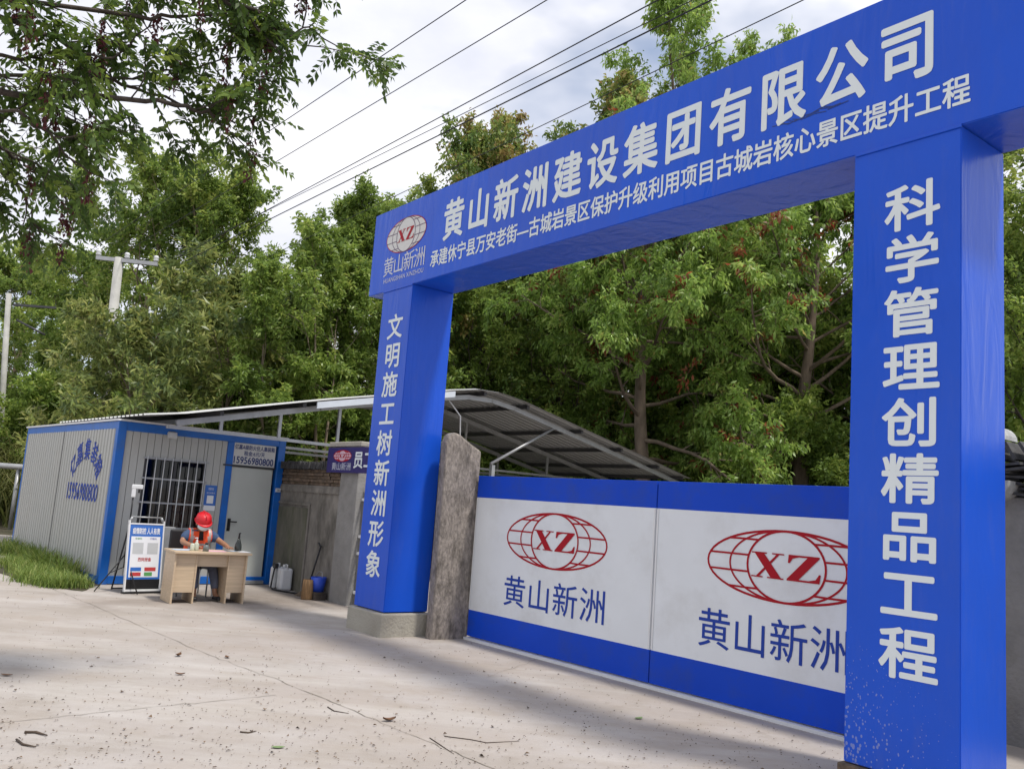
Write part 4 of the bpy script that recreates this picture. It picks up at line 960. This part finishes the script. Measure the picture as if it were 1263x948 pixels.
wire((575, 0), (215, 240), 'leftmost overhead cable in the open sky, ending above the foreground branches', .013)
wire((675, 0), (340, 200), 'second overhead cable from the left in the sky', .013)
wire((812, 0), (365, 240), 'third overhead cable from the left, upper one of the close trio')
wire((855, 0), (400, 225), 'fourth overhead cable from the left, middle one of the close trio', .012)
wire((878, 0), (380, 247), 'thick fifth overhead cable with a dark splice, lowest of the close trio', .02)
wire((985, 3), (560, 207), 'rightmost overhead cable passing before the tree tops above the beam', .013)

# ================================================================== VEGETATION
def unit(v): return v / (np.linalg.norm(v, axis=-1, keepdims=True) + 1e-9)
def tubes_mesh(tubes):
    V = []; Fs = []; n0 = 0
    for P, rad, n in tubes:
        P = np.asarray(P); k = len(P); T = np.gradient(P, axis=0); T = unit(T)
        ref = np.where(np.abs(T[:, 2:3]) < .9, np.array([[0, 0, 1.]]), np.array([[1., 0, 0]]))
        A = unit(np.cross(T, ref)); B = np.cross(A, T)
        th = np.arange(n) * 2 * np.pi / n
        ring = P[:, None, :] + (A[:, None, :] * np.cos(th)[None, :, None] + B[:, None, :] * np.sin(th)[None, :, None]) * np.asarray(rad)[:, None, None]
        V.append(ring.reshape(-1, 3))
        i = np.arange(k - 1)[:, None] * n; j = np.arange(n)[None, :]; j2 = (j + 1) % n
        Fs.append(np.stack([i + j, i + j2, i + n + j2, i + n + j], -1).reshape(-1, 4) + n0); n0 += k * n
    return np.concatenate(V), np.concatenate(Fs)
def leaves_mesh(P, D, L, Wd, rs, fold=.25, flat=.38):
    """P base points, D unit directions, L lengths, Wd widths"""
    n = len(P); up = rs.normal(size=(n, 3)) * (1 - flat) + np.array([0, 0, 1.]) * flat
    S = unit(np.cross(D, up)); Nn = np.cross(S, D)
    mid = P + D * (L * .45)[:, None]
    tip = P + D * L[:, None] - Nn * (L * rs.uniform(0, .25, n))[:, None]
    a = mid + S * (Wd / 2)[:, None] + Nn * (Wd * fold)[:, None]; b = mid - S * (Wd / 2)[:, None] + Nn * (Wd * fold)[:, None]
    V = np.stack([P, a, tip, b], 1).reshape(-1, 3); Fq = np.arange(n * 4).reshape(-1, 4)
    return V, Fq
def grow(rs, p, d, L, r0, nseg, wob, lift, rend=.35):
    P = [p.copy()]; d = unit(d)
    for i in range(nseg):
        d = unit(d + rs.normal(size=3) * wob + np.array([0, 0, lift])); P.append(P[-1] + d * L / nseg)
    return np.array(P), r0 * np.linspace(1, rend, nseg + 1)
def tree_data(seed, H, cb, Rc, tr, n1, n2, n3, nl, LL, LW, droop, envp=(.42, .66), spread=.12, lift=.10, red=0, tintspread=.25, elev=(10, 65), stems=1, clump=.12):
    rs = np.random.RandomState(seed); tubes = []; twA = []; twB = []; twT = []
    for sN in range(stems):
        d0 = np.array([rs.normal() * .05 + (0 if stems == 1 else .35 * math.cos(sN * 2.4)), rs.normal() * .05 + (0 if stems == 1 else .35 * math.sin(sN * 2.4)), 1.0])
        P, rr = grow(rs, np.array([rs.normal() * .1 * (stems > 1), rs.normal() * .1 * (stems > 1), -.2]), d0, H * .95, tr / (stems ** .5), 12, .06, .10 if stems > 1 else .03, .12)
        tubes.append((P, rr, 9))
        for i in range(n1 // stems):
            u = (i + rs.uniform(0, 1)) / (n1 // stems); t = cb / H + (1 - cb / H) * u ** .85
            t = min(t, .985); k = t * 12; k0 = int(k); p = P[k0] + (P[min(k0 + 1, 12)] - P[k0]) * (k - k0)
            uu = (t * H - cb) / (H - cb); env = math.sqrt(max(.05, 1 - ((uu - envp[0]) / envp[1]) ** 2))
            az = i * 2.399 + rs.normal() * .4 + sN; el = R(elev[0] + (elev[1] - elev[0]) * uu + rs.normal() * 8)
            d = np.array([math.cos(az) * math.cos(el), math.sin(az) * math.cos(el), math.sin(el)])
            L = Rc * env * rs.uniform(.72, 1.15); r1 = max(.012, rr[k0] * .36)
            B, br = grow(rs, p, d, L, r1, 7, .13, lift * .5, .2); tubes.append((B, br, 6))
            for j in range(n2):
                s = .34 + .66 * (j + rs.uniform(0, 1)) / n2; s = min(s, .99); kk = s * 7; k1 = int(kk); q = B[k1] + (B[min(k1 + 1, 7)] - B[k1]) * (kk - k1)
                bd = unit(B[min(k1 + 1, 7)] - B[k1]); side = unit(np.cross(bd, rs.normal(size=3)))
                d2 = bd * rs.uniform(.4, .9) + side * rs.uniform(.6, 1.0) + np.array([0, 0, lift])
                L2 = max(.35, L * .42 * (1.1 - .55 * s) * rs.uniform(.7, 1.3)); C2, cr = grow(rs, q, d2, L2, max(.006, br[k1] * .5), 4, .16, lift * .4, .3); tubes.append((C2, cr, 4))
                tt = rs.uniform(0, 1)
                for l in range(n3):
                    s3 = .2 + .8 * (l + rs.uniform(0, 1)) / n3; k3 = min(3, int(s3 * 4)); q3 = C2[k3] + (C2[k3 + 1] - C2[k3]) * (s3 * 4 - k3)
                    sd_ = unit(np.cross(unit(C2[k3 + 1] - C2[k3]), rs.normal(size=3)))
                    d3 = unit(C2[k3 + 1] - C2[k3]) * .6 + sd_ * .9 + np.array([0, 0, lift - droop * .6]); L3 = rs.uniform(.5, 1.2) * max(.22, L2 * .4)
                    e = q3 + unit(d3) * L3; tubes.append((np.array([q3, (q3 + e) / 2 + rs.normal(size=3) * .02, e]), np.array([.005, .004, .002]), 3))
                    twA.append(q3); twB.append(e); twT.append(tt)
    A = np.array(twA); B = np.array(twB); T = np.array(twT); n = len(A)
    idx = np.repeat(np.arange(n), nl); m = len(idx)
    t = rs.uniform(0.1, 1.05, m)[:, None]; P = A[idx] + (B[idx] - A[idx]) * t + rs.normal(size=(m, 3)) * spread * .45
    D = unit(unit(B[idx] - A[idx]) * .5 + rs.normal(size=(m, 3)) * .65 + np.array([0, 0, -droop * 1.5]))
    L = LL * rs.uniform(.65, 1.25, m); Wd = LW * rs.uniform(.7, 1.2, m)
    LV, LF = leaves_mesh(P, D, L, Wd, rs)
    tint = np.clip(.42 + (T[idx] - .5) * clump * 3 + rs.normal(size=m) * tintspread * .6, 0, .84)
    if red:
        rt = rs.uniform(size=n) < red; isr = rt[idx] & (rs.uniform(size=m) < .75); tint[isr] = rs.uniform(.9, 1, isr.sum())
    WV, WF = tubes_mesh(tubes)
    return WV, WF, LV, LF, tint
PROTO = {}; TOPZ = {}
def proto(key, lm, bark, *a, **k):
    WV, WF, LV, LF, ti = tree_data(*a, **k)
    w_ = fast_mesh('trunk', WV, WF, M[bark], None, smooth=True); l_ = fast_mesh('crown', LV, LF, M[lm], None, ti)
    TOPZ[key] = float(np.percentile(LV[:, 2], 99.7)); PROTO[key] = (w_.data, l_.data); bpy.data.objects.remove(w_); bpy.data.objects.remove(l_)
def tree(key, x, y, z, s, rz, name, lab, group=None, sz=None):
    t = thing(name, lab, 'tree', (x, y, z), rz, group); t.scale = (s, s, sz or s)
    for nm, me in zip(('trunk', 'crown'), PROTO[key]):
        o = bpy.data.objects.new(nm, me); COL.objects.link(o); o.parent = t
    return t
# key: seed H crownbase R trunk n1 n2 n3 nl leaf len/width droop
proto('droop', 'leafA', 'bark', 21, 9.0, 2.6, 3.7, .22, 32, 9, 6, 50, .135, .048, .55, red=.07, lift=.03, elev=(0, 60), clump=.14)
proto('droop2', 'leafA', 'bark', 22, 11.0, 3.0, 2.7, .18, 26, 7, 6, 24, .14, .05, .5, red=.02, lift=.08, elev=(10, 70))
proto('ever', 'leafB', 'barkdark', 23, 8.5, .7, 3.4, .16, 34, 8, 6, 30, .14, .056, .15, lift=.14, elev=(0, 70))
proto('ever2', 'leafB', 'barkpale', 24, 10, 1.2, 3.2, .18, 32, 8, 6, 30, .13, .064, .2, lift=.10, elev=(5, 65), tintspread=.35, clump=.2)
proto('loquat', 'leafC', 'bark', 25, 6.5, 1.0, 3.1, .13, 22, 7, 5, 20, .27, .075, .15, lift=.12, elev=(0, 65), spread=.16, tintspread=.35)
proto('autumn', 'leafD', 'bark', 26, 9.5, 2.2, 3.2, .16, 28, 8, 6, 24, .13, .062, .35, lift=.10, elev=(10, 70), tintspread=.4, clump=.3)
proto('slim', 'leafB', 'barkpale', 27, 7.5, 2.6, 2.3, .12, 26, 7, 6, 30, .15, .055, .25, lift=.12, elev=(15, 70), stems=3)
proto('bush', 'leafB', 'barkdark', 28, 3.4, .15, 2.3, .07, 24, 6, 6, 34, .13, .055, .15, lift=.15, elev=(5, 75), stems=3)
def spot(px, D, topy, key, lab, name, rz=0, z=0, group=None, fat=1):
    """stand a tree at picture column px, D metres out, scaled so that its top reaches row topy"""
    p = at(px, 560, D); top = at(px, topy, D).z; s = (top - z) / TOPZ[key]
    # the crown leans with the camera roll: take the column where the top is
    p = at(px, topy, D); return tree(key, p.x, D, z, s * fat, rz, name, lab, group, s)
BG = 'trees behind the yard'
spot(812, 25, 150, 'droop', 'drooping leaved tree with bare lower trunk behind the gate, framed by the portal', 'broadleaf_tree', .6, group=BG)
spot(1000, 25, 130, 'droop', 'tree with drooping leaves and red seed clusters just left of the right column', 'broadleaf_tree', 2.4, group=BG)
spot(848, 33, 14, 'droop2', 'tallest tree, its sparse crown reaching above the middle of the blue beam', 'tall_tree', 1.0, group=BG, fat=.82)
spot(918, 34, 30, 'droop2', 'tall tree whose small crown tops the beam right of the tallest tree', 'tall_tree', 3.3, group=BG, fat=.72)
spot(640, 30, 150, 'autumn', 'brownish tinged tree rising over the left part of the beam', 'autumn_tree', 0.3, group=BG, fat=.85)
spot(745, 32, 112, 'autumn', 'yellow green tree above the beam between the brownish tree and the tallest tree', 'autumn_tree', 2.3, group=BG)
spot(500, 29, 208, 'ever2', 'green tree whose top shows just left of the portal beam end', 'broadleaf_tree', .9, group=BG)
spot(418, 27, 240, 'ever', 'dark evergreen tree left of the portal with a dense rounded crown', 'evergreen_tree', 1.7, group=BG)
spot(330, 31, 215, 'ever2', 'tall bright green tree directly under the foreground branches', 'broadleaf_tree', 4.1, group=BG)
spot(225, 33, 220, 'ever2', 'rounded green tree to the right of the utility pole', 'broadleaf_tree', 5.3, group=BG)
spot(100, 35, 300, 'ever', 'green tree to the left of the utility pole below a patch of sky', 'evergreen_tree', 3.0, group=BG)
spot(20, 38, 290, 'ever2', 'tree at the far left edge behind the pale pole', 'broadleaf_tree', 2.0, group=BG)
spot(300, 24, 318, 'loquat', 'large leaved pale green tree over the cabin roof', 'loquat_tree', .5, group=BG)
spot(178, 21, 372, 'loquat', 'large leaved tree over the left end of the cabin', 'loquat_tree', 2.6, group=BG)
spot(395, 23.5, 330, 'slim', 'multi stemmed tree with slender pale trunks behind the canopy', 'slender_tree', 1.2, group=BG)
spot(450, 24.5, 300, 'slim', 'slender pale trunked tree hidden partly by the left column', 'slender_tree', 3.9, group=BG)
spot(610, 28, 320, 'ever', 'dark dense evergreen seen through the portal right of the left column', 'evergreen_tree', 4.4, group=BG)
spot(715, 30, 270, 'ever', 'dark evergreen deep behind the canopy end', 'evergreen_tree', 5.5, group=BG)
spot(1110, 28, 90, 'ever2', 'tall tree hidden mostly behind the right column', 'broadleaf_tree', .2, group=BG)
spot(1268, 22, 215, 'ever', 'dark green tree at the right edge beyond the right column', 'evergreen_tree', 1.9, group=BG)
spot(900, 31, 230, 'ever', 'dark evergreen in deep shade behind the gate trees', 'evergreen_tree', .9, group=BG)
# undergrowth: one mass
def undergrowth():
    rs = np.random.RandomState(77); Vb = np.array([v.co[:] for v in PROTO['bush'][1].vertices]); Fb = np.arange(len(Vb)).reshape(-1, 4)
    tb = np.zeros(len(Fb), np.float32); PROTO['bush'][1].attributes['tint'].data.foreach_get('value', tb)
    Vs = []; Fs = []; Ts = []; k = 0
    spots = [(-19, 29), (-15.5, 30.5), (-12.5, 28.5), (-9.5, 26.5), (-8, 24.5), (-6, 25), (-4, 26), (-2, 26.6), (0, 27), (1.6, 28), (5, 29.5), (7.2, 26.5), (-11, 31), (-6, 29), (-2, 30), (3, 31), (8, 24.5), (10, 21.5), (11.5, 17.5), (13, 19), (-17, 35), (-22, 33), (8, 29), (11, 26)]
    spots = [(x, y, 1.15 if y > 24 else .95) for x, y in spots] + [(2.5, 34, 2.0), (5.5, 35, 2.3), (8.5, 34, 2.2), (11.5, 33, 2.3), (14.5, 31, 2.1), (7, 38, 2.8), (12, 37, 2.8), (-1, 36, 2.2), (16, 27, 2.0)]
    for i, (x, y, f_) in enumerate(spots):
        a = rs.uniform(0, 6.28); s = rs.uniform(.85, 1.2) * f_; c, sn = math.cos(a), math.sin(a)
        keep = rs.uniform(size=len(Fb)) < .8
        W = Vb * s; W = np.stack([W[:, 0] * c - W[:, 1] * sn + x, W[:, 0] * sn + W[:, 1] * c + y, W[:, 2] * rs.uniform(.8, 1.15)], 1).reshape(-1, 4, 3)[keep]
        Vs.append(W.reshape(-1, 3)); Fs.append(np.arange(len(W) * 4).reshape(-1, 4) + k); k += len(W) * 4; Ts.append(tb[keep])
    o = fast_mesh('undergrowth', np.concatenate(Vs), np.concatenate(Fs), M['leafB'], None, np.concatenate(Ts)); setp(o, 'dense dark shrub undergrowth at the foot of the trees', 'undergrowth', kind='stuff')
undergrowth()
# blades: tall reed grass on the bank and weeds by the cabin
def blades(name, mt, centers, nb, L, Wd, seed, lab, bend=1.0, segs=5, out=.5):
    rs = np.random.RandomState(seed); n = len(centers) * nb; Cn = np.repeat(np.array(centers), nb, 0)
    az = rs.uniform(0, 2 * np.pi, n); el = rs.uniform(.9, 1.5, n); ln = L * rs.uniform(.55, 1.2, n)
    base = Cn + np.stack([rs.normal(size=n) * out * .3, rs.normal(size=n) * out * .3, np.zeros(n)], 1)
    pts = [base]; tot = el.copy()
    for i in range(segs):
        d = np.stack([np.cos(az) * np.cos(tot), np.sin(az) * np.cos(tot), np.sin(tot)], 1); pts.append(pts[-1] + d * (ln / segs)[:, None]); tot = tot - bend * rs.uniform(.25, .6, n) * (i + 1) / segs * 1.4
    S = np.stack([-np.sin(az), np.cos(az), np.zeros(n)], 1); V = []
    for i, p in enumerate(pts):
        wv = Wd * (1 - (i / segs) ** 1.6) * .5 + .0008; V += [p + S * wv, p - S * wv]
    V = np.stack(V, 1); m2 = V.shape[1]; Fq = []
    b = np.arange(n)[:, None] * m2
    for i in range(segs): Fq.append(np.concatenate([b + 2 * i, b + 2 * i + 1, b + 2 * i + 3, b + 2 * i + 2], 1))
    Fq = np.stack(Fq, 1).reshape(-1, 4); ti = np.repeat(np.clip(rs.normal(.45, .25, n), 0, 1), segs)
    o = fast_mesh(name, V.reshape(-1, 3), Fq, M[mt], None, ti, smooth=True); setp(o, lab, 'grass', kind='stuff')
rs_ = np.random.RandomState(5); cs = []
for i in range(150):
    x = rs_.uniform(-24, -8.5); y = rs_.uniform(25.6, 30.5); d = y - 26; cs.append((x, y, max(0, 6.5 * (1 - math.exp(-max(0, d) / 14)) - .2)))
blades('tall_grass', 'reed', cs, 60, 2.5, .045, 9, 'tall arching reed grass on the bank behind the guard rail', 1.1, 6, 1.0)
cs = []
for i in range(210):
    v_ = rs_.uniform(0, 1); y = -.45 + 3.9 * v_; wd = .75 * (1 - abs(v_ - .45) * .9); x = (-.1 if y > .7 else -.32) - rs_.uniform(0, 1) ** 1.5 * (.32 + wd * .52); p = C(x, y); cs.append((p.x, p.y, 0))
blades('weed_patch', 'grass', cs, 34, .23, .009, 10, 'bright green weeds and grass along the long side of the cabin', 1.0, 4, .30)
cs = []
for i in range(60): p = C(rs_.uniform(-.28, -.02), rs_.uniform(.5, 5.7)); cs.append((p.x, p.y, 0))
blades('weed_patch', 'grass', cs, 26, .40, .018, 12, 'taller darker weeds close to the cabin wall', .9, 4, .2)
mdirt = MB(); pts = []
for i in range(40):
    a = i / 40 * 2 * math.pi; q = C(-.45 + .62 * math.cos(a) * (1 + .12 * math.sin(5 * a)), 1.9 + 2.6 * math.sin(a) * (1 + .06 * math.sin(7 * a))); pts.append((q.x, q.y, .003))
mdirt.poly(pts); setp(mdirt.build('soil_strip', M['soil']), kind='structure')

# ------------------------------------------------------------------ foreground tree, trunk left of the frame
def foreground_tree():
    rs = np.random.RandomState(31); base = np.array([-5.6, 4.6, 0.])
    tubes = []; P, rr = grow(rs, base + [0, 0, -.2], np.array([.02, .03, 1.]), 6.5, .16, 10, .04, .05, .4); tubes.append((P, rr, 10))
    def path(pix, Ds, r0, r1, start):
        pts = [np.array(start)] + [np.array(at(u, v, d)) for (u, v), d in zip(pix, Ds)]
        # resample smooth
        Q = []; 
        for a, b in zip(pts[:-1], pts[1:]):
            for i in range(5): Q.append(a + (b - a) * i / 5 + rs.normal(size=3) * .012)
        Q.append(pts[-1]); Q = np.array(Q); return Q, np.linspace(r0, r1, len(Q))
    T = lambda h: P[min(10, max(0, int(h / 6.5 * 10)))]
    mains = [path([(-40, 112), (110, 118), (220, 130), (265, 145), (290, 152)], [5.6, 5.9, 6.2, 6.4, 6.5], .028, .008, T(3.6)),
             path([(-40, 5), (70, 45), (150, 105), (240, 135), (285, 142)], [5.4, 5.8, 6.2, 6.5, 6.7], .022, .006, T(4.2)),
             path([(-40, 70), (60, 72), (140, 68), (190, 30)], [5.5, 5.8, 6.0, 6.2], .018, .005, T(4.0)),
             path([(-40, 95), (90, 97), (180, 95), (300, 70)], [5.6, 5.9, 6.3, 6.6], .018, .005, T(4.0)),
             path([(20, 135), (60, 165), (95, 205)], [5.6, 5.8, 6.0], .014, .005, T(3.6)),
             path([(-30, -60), (150, -60), (270, -5), (340, 25), (355, 45), (388, 28)], [5.2, 5.6, 6.2, 6.4, 6.6, 6.7], .024, .006, T(4.8)),
             path([(-40, -100), (200, -110), (330, -60), (360, -15), (378, 2)], [5.2, 5.6, 6.2, 6.4, 6.6], .022, .006, T(5.0)),
             path([(-20, 190), (30, 240), (50, 290)], [6.4, 6.6, 6.8], .025, .006, T(3.4)),
             path([(-30, 160), (10, 190), (30, 205), (90, 235)], [6.0, 6.3, 6.5, 6.8], .022, .006, T(3.5)),
             path([(300, 10), (350, 70), (325, 95), (345, 108)], [6.2, 6.4, 6.5, 6.6], .015, .005, at(270, -5, 6.2)),
             path([(170, 20), (240, 20), (300, 10)], [6.0, 6.2, 6.4], .02, .006, T(4.6))]
    LA, LD, LT = [], [], []; pods = []
    for Q, r in mains:
        tubes.append((Q, r, 6)); n = len(Q); Ltot = np.linalg.norm(np.diff(Q, axis=0), axis=1).sum()
        ns = int(Ltot * 3.0)
        for i in range(ns):
            s = .12 + .88 * (i + rs.uniform()) / ns; k = min(n - 2, int(s * (n - 1))); q = Q[k] + (Q[k + 1] - Q[k]) * (s * (n - 1) - k)
            if q[0] < -5.4: continue
            bd = unit(Q[k + 1] - Q[k]); sd = unit(np.cross(bd, rs.normal(size=3))); L = rs.uniform(.25, .75)
            B, br = grow(rs, q, bd * .7 + sd * .9 + np.array([0, 0, .05]), L, .007, 5, .2, -.02, .4); tubes.append((B, br, 4))
            for j in range(int(L * 11) + 3):
                t = .45 + .55 * rs.uniform(); kk = min(4, int(t * 5)); p = B[kk] + (B[kk + 1] - B[kk]) * (t * 5 - kk)
                d = unit(unit(B[kk + 1] - B[kk]) * .5 + rs.normal(size=3) * .7 + np.array([0, 0, -.30])); LA.append(p); LD.append(d); LT.append(rs.uniform())
            if rs.uniform() < .36: pods.append(B[rs.randint(2, 6)])
    LA = np.array(LA); LD = np.array(LD); n = len(LA); npair = 6
    up = rs.normal(size=(n, 3)) * .5 + [0, 0, 1.]; S = unit(np.cross(LD, up)); RL = rs.uniform(.16, .27, n)
    Pb, Dd, Ll, Ww, Tt = [], [], [], [], []
    ends = LA + LD * RL[:, None] + np.array([0, 0, -1.]) * (RL * .25)[:, None]
    for k in range(npair):
        f_ = (k + .8) / npair; c = LA + LD * (RL * f_)[:, None] + np.array([0, 0, -1.]) * (RL * .25 * f_ * f_)[:, None]
        for sg in (-1, 1):
            Pb.append(c); Dd.append(unit(S * sg * .8 + LD * .55 + np.array([0, 0, -.35]) + rs.normal(size=(n, 3)) * .12)); Ll.append(.074 * rs.uniform(.75, 1.2, n)); Ww.append(.033 * rs.uniform(.8, 1.2, n)); Tt.append(np.clip(np.array(LT) * .7 + .05 + rs.normal(size=n) * .06, 0, .84))
    Pb.append(ends); Dd.append(unit(LD + np.array([0, 0, -.5]))); Ll.append(np.full(n, .06)); Ww.append(np.full(n, .02)); Tt.append(np.clip(np.array(LT) * .7 + .05, 0, .84))
    for p in pods:
        nn = rs.randint(26, 55); ln = rs.uniform(.16, .42); t = rs.uniform(0, 1, nn)
        c = p + np.stack([rs.normal(size=nn) * .018, rs.normal(size=nn) * .018, -ln * t], 1)
        Pb.append(c); Dd.append(unit(rs.normal(size=(nn, 3)) * .5 + [0, 0, -.8])); Ll.append(rs.uniform(.03, .055, nn)); Ww.append(rs.uniform(.016, .028, nn)); Tt.append(rs.uniform(.93, 1, nn))
        tubes.append((np.array([p, p + [0.01, 0, -ln * .5], p + [0, .01, -ln]]), np.array([.004, .003, .002]), 3))
    for i in range(n): tubes.append((np.array([LA[i], (LA[i] + ends[i]) / 2 + [0, 0, RL[i] * .05], ends[i]]), np.array([.0022, .0018, .001]), 3))
    Pb = np.concatenate(Pb); Dd = np.concatenate(Dd); Ll = np.concatenate(Ll); Ww = np.concatenate(Ww); Tt = np.concatenate(Tt)
    LV, LF = leaves_mesh(Pb, Dd, Ll, Ww, rs, .15, .6)
    t = thing('overhanging_tree', 'near tree at the left whose feathery branches with brown pods hang into the sky', 'tree', (0, 0, 0))
    WV, WF = tubes_mesh(tubes); fast_mesh('trunk', WV, WF, M['barkdark'], t, smooth=True); fast_mesh('crown', LV, LF, M['leafF'], t, Tt)
foreground_tree()

# ------------------------------------------------------------------ litter on the concrete
def litter():
    rs = np.random.RandomState(8); n = 4200
    v = rs.uniform(0, 1, n); px_ = rs.uniform(-60, 1060, n); py_ = 715 + 245 * v ** .8
    P = np.array([gnd(a, b)[:] for a, b in zip(px_, py_)])
    keep = []
    for i, p in enumerate(P):
        dx, dy = p[0] - GX, p[1] - GY; c, s = math.cos(GTH), math.sin(GTH); b = -dx * s + dy * c; a_ = dx * c + dy * s
        cx, cy = p[0] - CX, p[1] - CY; c2, s2 = math.cos(CTH), math.sin(CTH); lx, ly = cx * c2 + cy * s2, -cx * s2 + cy * c2
        keep.append(b < .85 and not (ly > -.05 and lx > -.05) and not (-.1 < a_ < .85 and -.1 < b < .75))
    P = P[np.array(keep)]; n = len(P); a = rs.uniform(0, 6.28, n)
    P[:, 2] = .006 + rs.uniform(0, .004, n); D = np.stack([np.cos(a), np.sin(a), rs.normal(size=n) * .25], 1); D = unit(D)
    L = np.where(rs.uniform(size=n) < .94, rs.uniform(.007, .020, n), rs.uniform(.022, .04, n)); Wd = L * rs.uniform(.3, .9, n)
    V, Fq = leaves_mesh(P, D, L, Wd, rs, .3, .8); V[:, 2] = np.maximum(V[:, 2], .0055)
    o = fast_mesh('leaf_litter', V, Fq, M['litter'], None, rs.uniform(0, 1, n)); setp(o, 'small dry leaf bits and seeds scattered over the concrete yard', 'leaf litter', kind='stuff')
litter()
def fallen(px_, py_, L, rz, mt, lab, curl=.5):
    p = gnd(px_, py_); m = MB(); m.smooth = True; vs = []; fs = []; n = 8
    for i in range(n + 1):
        t = i / n; wv = math.sin(math.pi * min(1, t * .95 + .05)) ** .8 * L * .28
        for k in (-1, 0, 1): vs.append(((t - .5) * L, k * wv, .006 + abs(k) * L * .16 * curl + (t - .5) ** 2 * L * curl * .8))
    for i in range(n):
        for k in range(2): fs.append((i * 3 + k, i * 3 + k + 1, (i + 1) * 3 + k + 1, (i + 1) * 3 + k))
    m.add(vs, fs); setp(m.build('fallen_leaf', M[mt], None, p, rz, fixn=False), lab, 'leaf')
fallen(480, 889, .10, .5, 'deadleaf', 'large curled brown leaf on the concrete, biggest one in the foreground', .8)
fallen(220, 809, .09, 1.5, 'deadleaf', 'reddish brown curled leaf lying mid yard in front of the desk', .9)
fallen(222, 832, .08, .2, 'deadleaf', 'small brown leaf just below the reddish one in the yard', .6)
fallen(343, 922, .085, .3, 'greenleaf', 'flat pale green leaf on the concrete at the bottom', .15)
fallen(788, 886, .09, .8, 'greenleaf', 'small green leaf on the concrete before the gate', .2)
fallen(280, 811, .08, 2.2, 'deadleaf', 'dark brown leaf right of the reddish one in the yard', .5)
fallen(8, 833, .09, .1, 'deadleaf', 'dark leaf at the left edge of the yard', .3)
def stick(pp, r, lab):
    pts = [gnd(*q) + Vector((0, 0, r + .001)) for q in pp]; m = MB(); m.tube(pts, [r] * (len(pts) - 1) + [r * .5], 6); setp(m.build('fallen_twig', M['twig']), lab, 'twig')
stick([(30, 904), (44, 904), (58, 908)], .008, 'thick dark twig lying at the lower left, upper of two')
stick([(20, 913), (28, 919), (44, 922)], .007, 'bent dark twig lying at the lower left, lower of two')
stick([(296, 903), (306, 904), (316, 902)], .005, 'short straight twig on the concrete at the bottom centre left')
stick([(404, 872), (412, 877), (430, 880)], .004, 'thin forked twig right of the yard crack')
stick([(548, 908), (580, 912), (600, 916), (640, 914)], .003, 'long thin seeded twig on the concrete at the bottom centre')
stick([(530, 910), (545, 920), (560, 930)], .003, 'short thin twig beside the long seeded one')
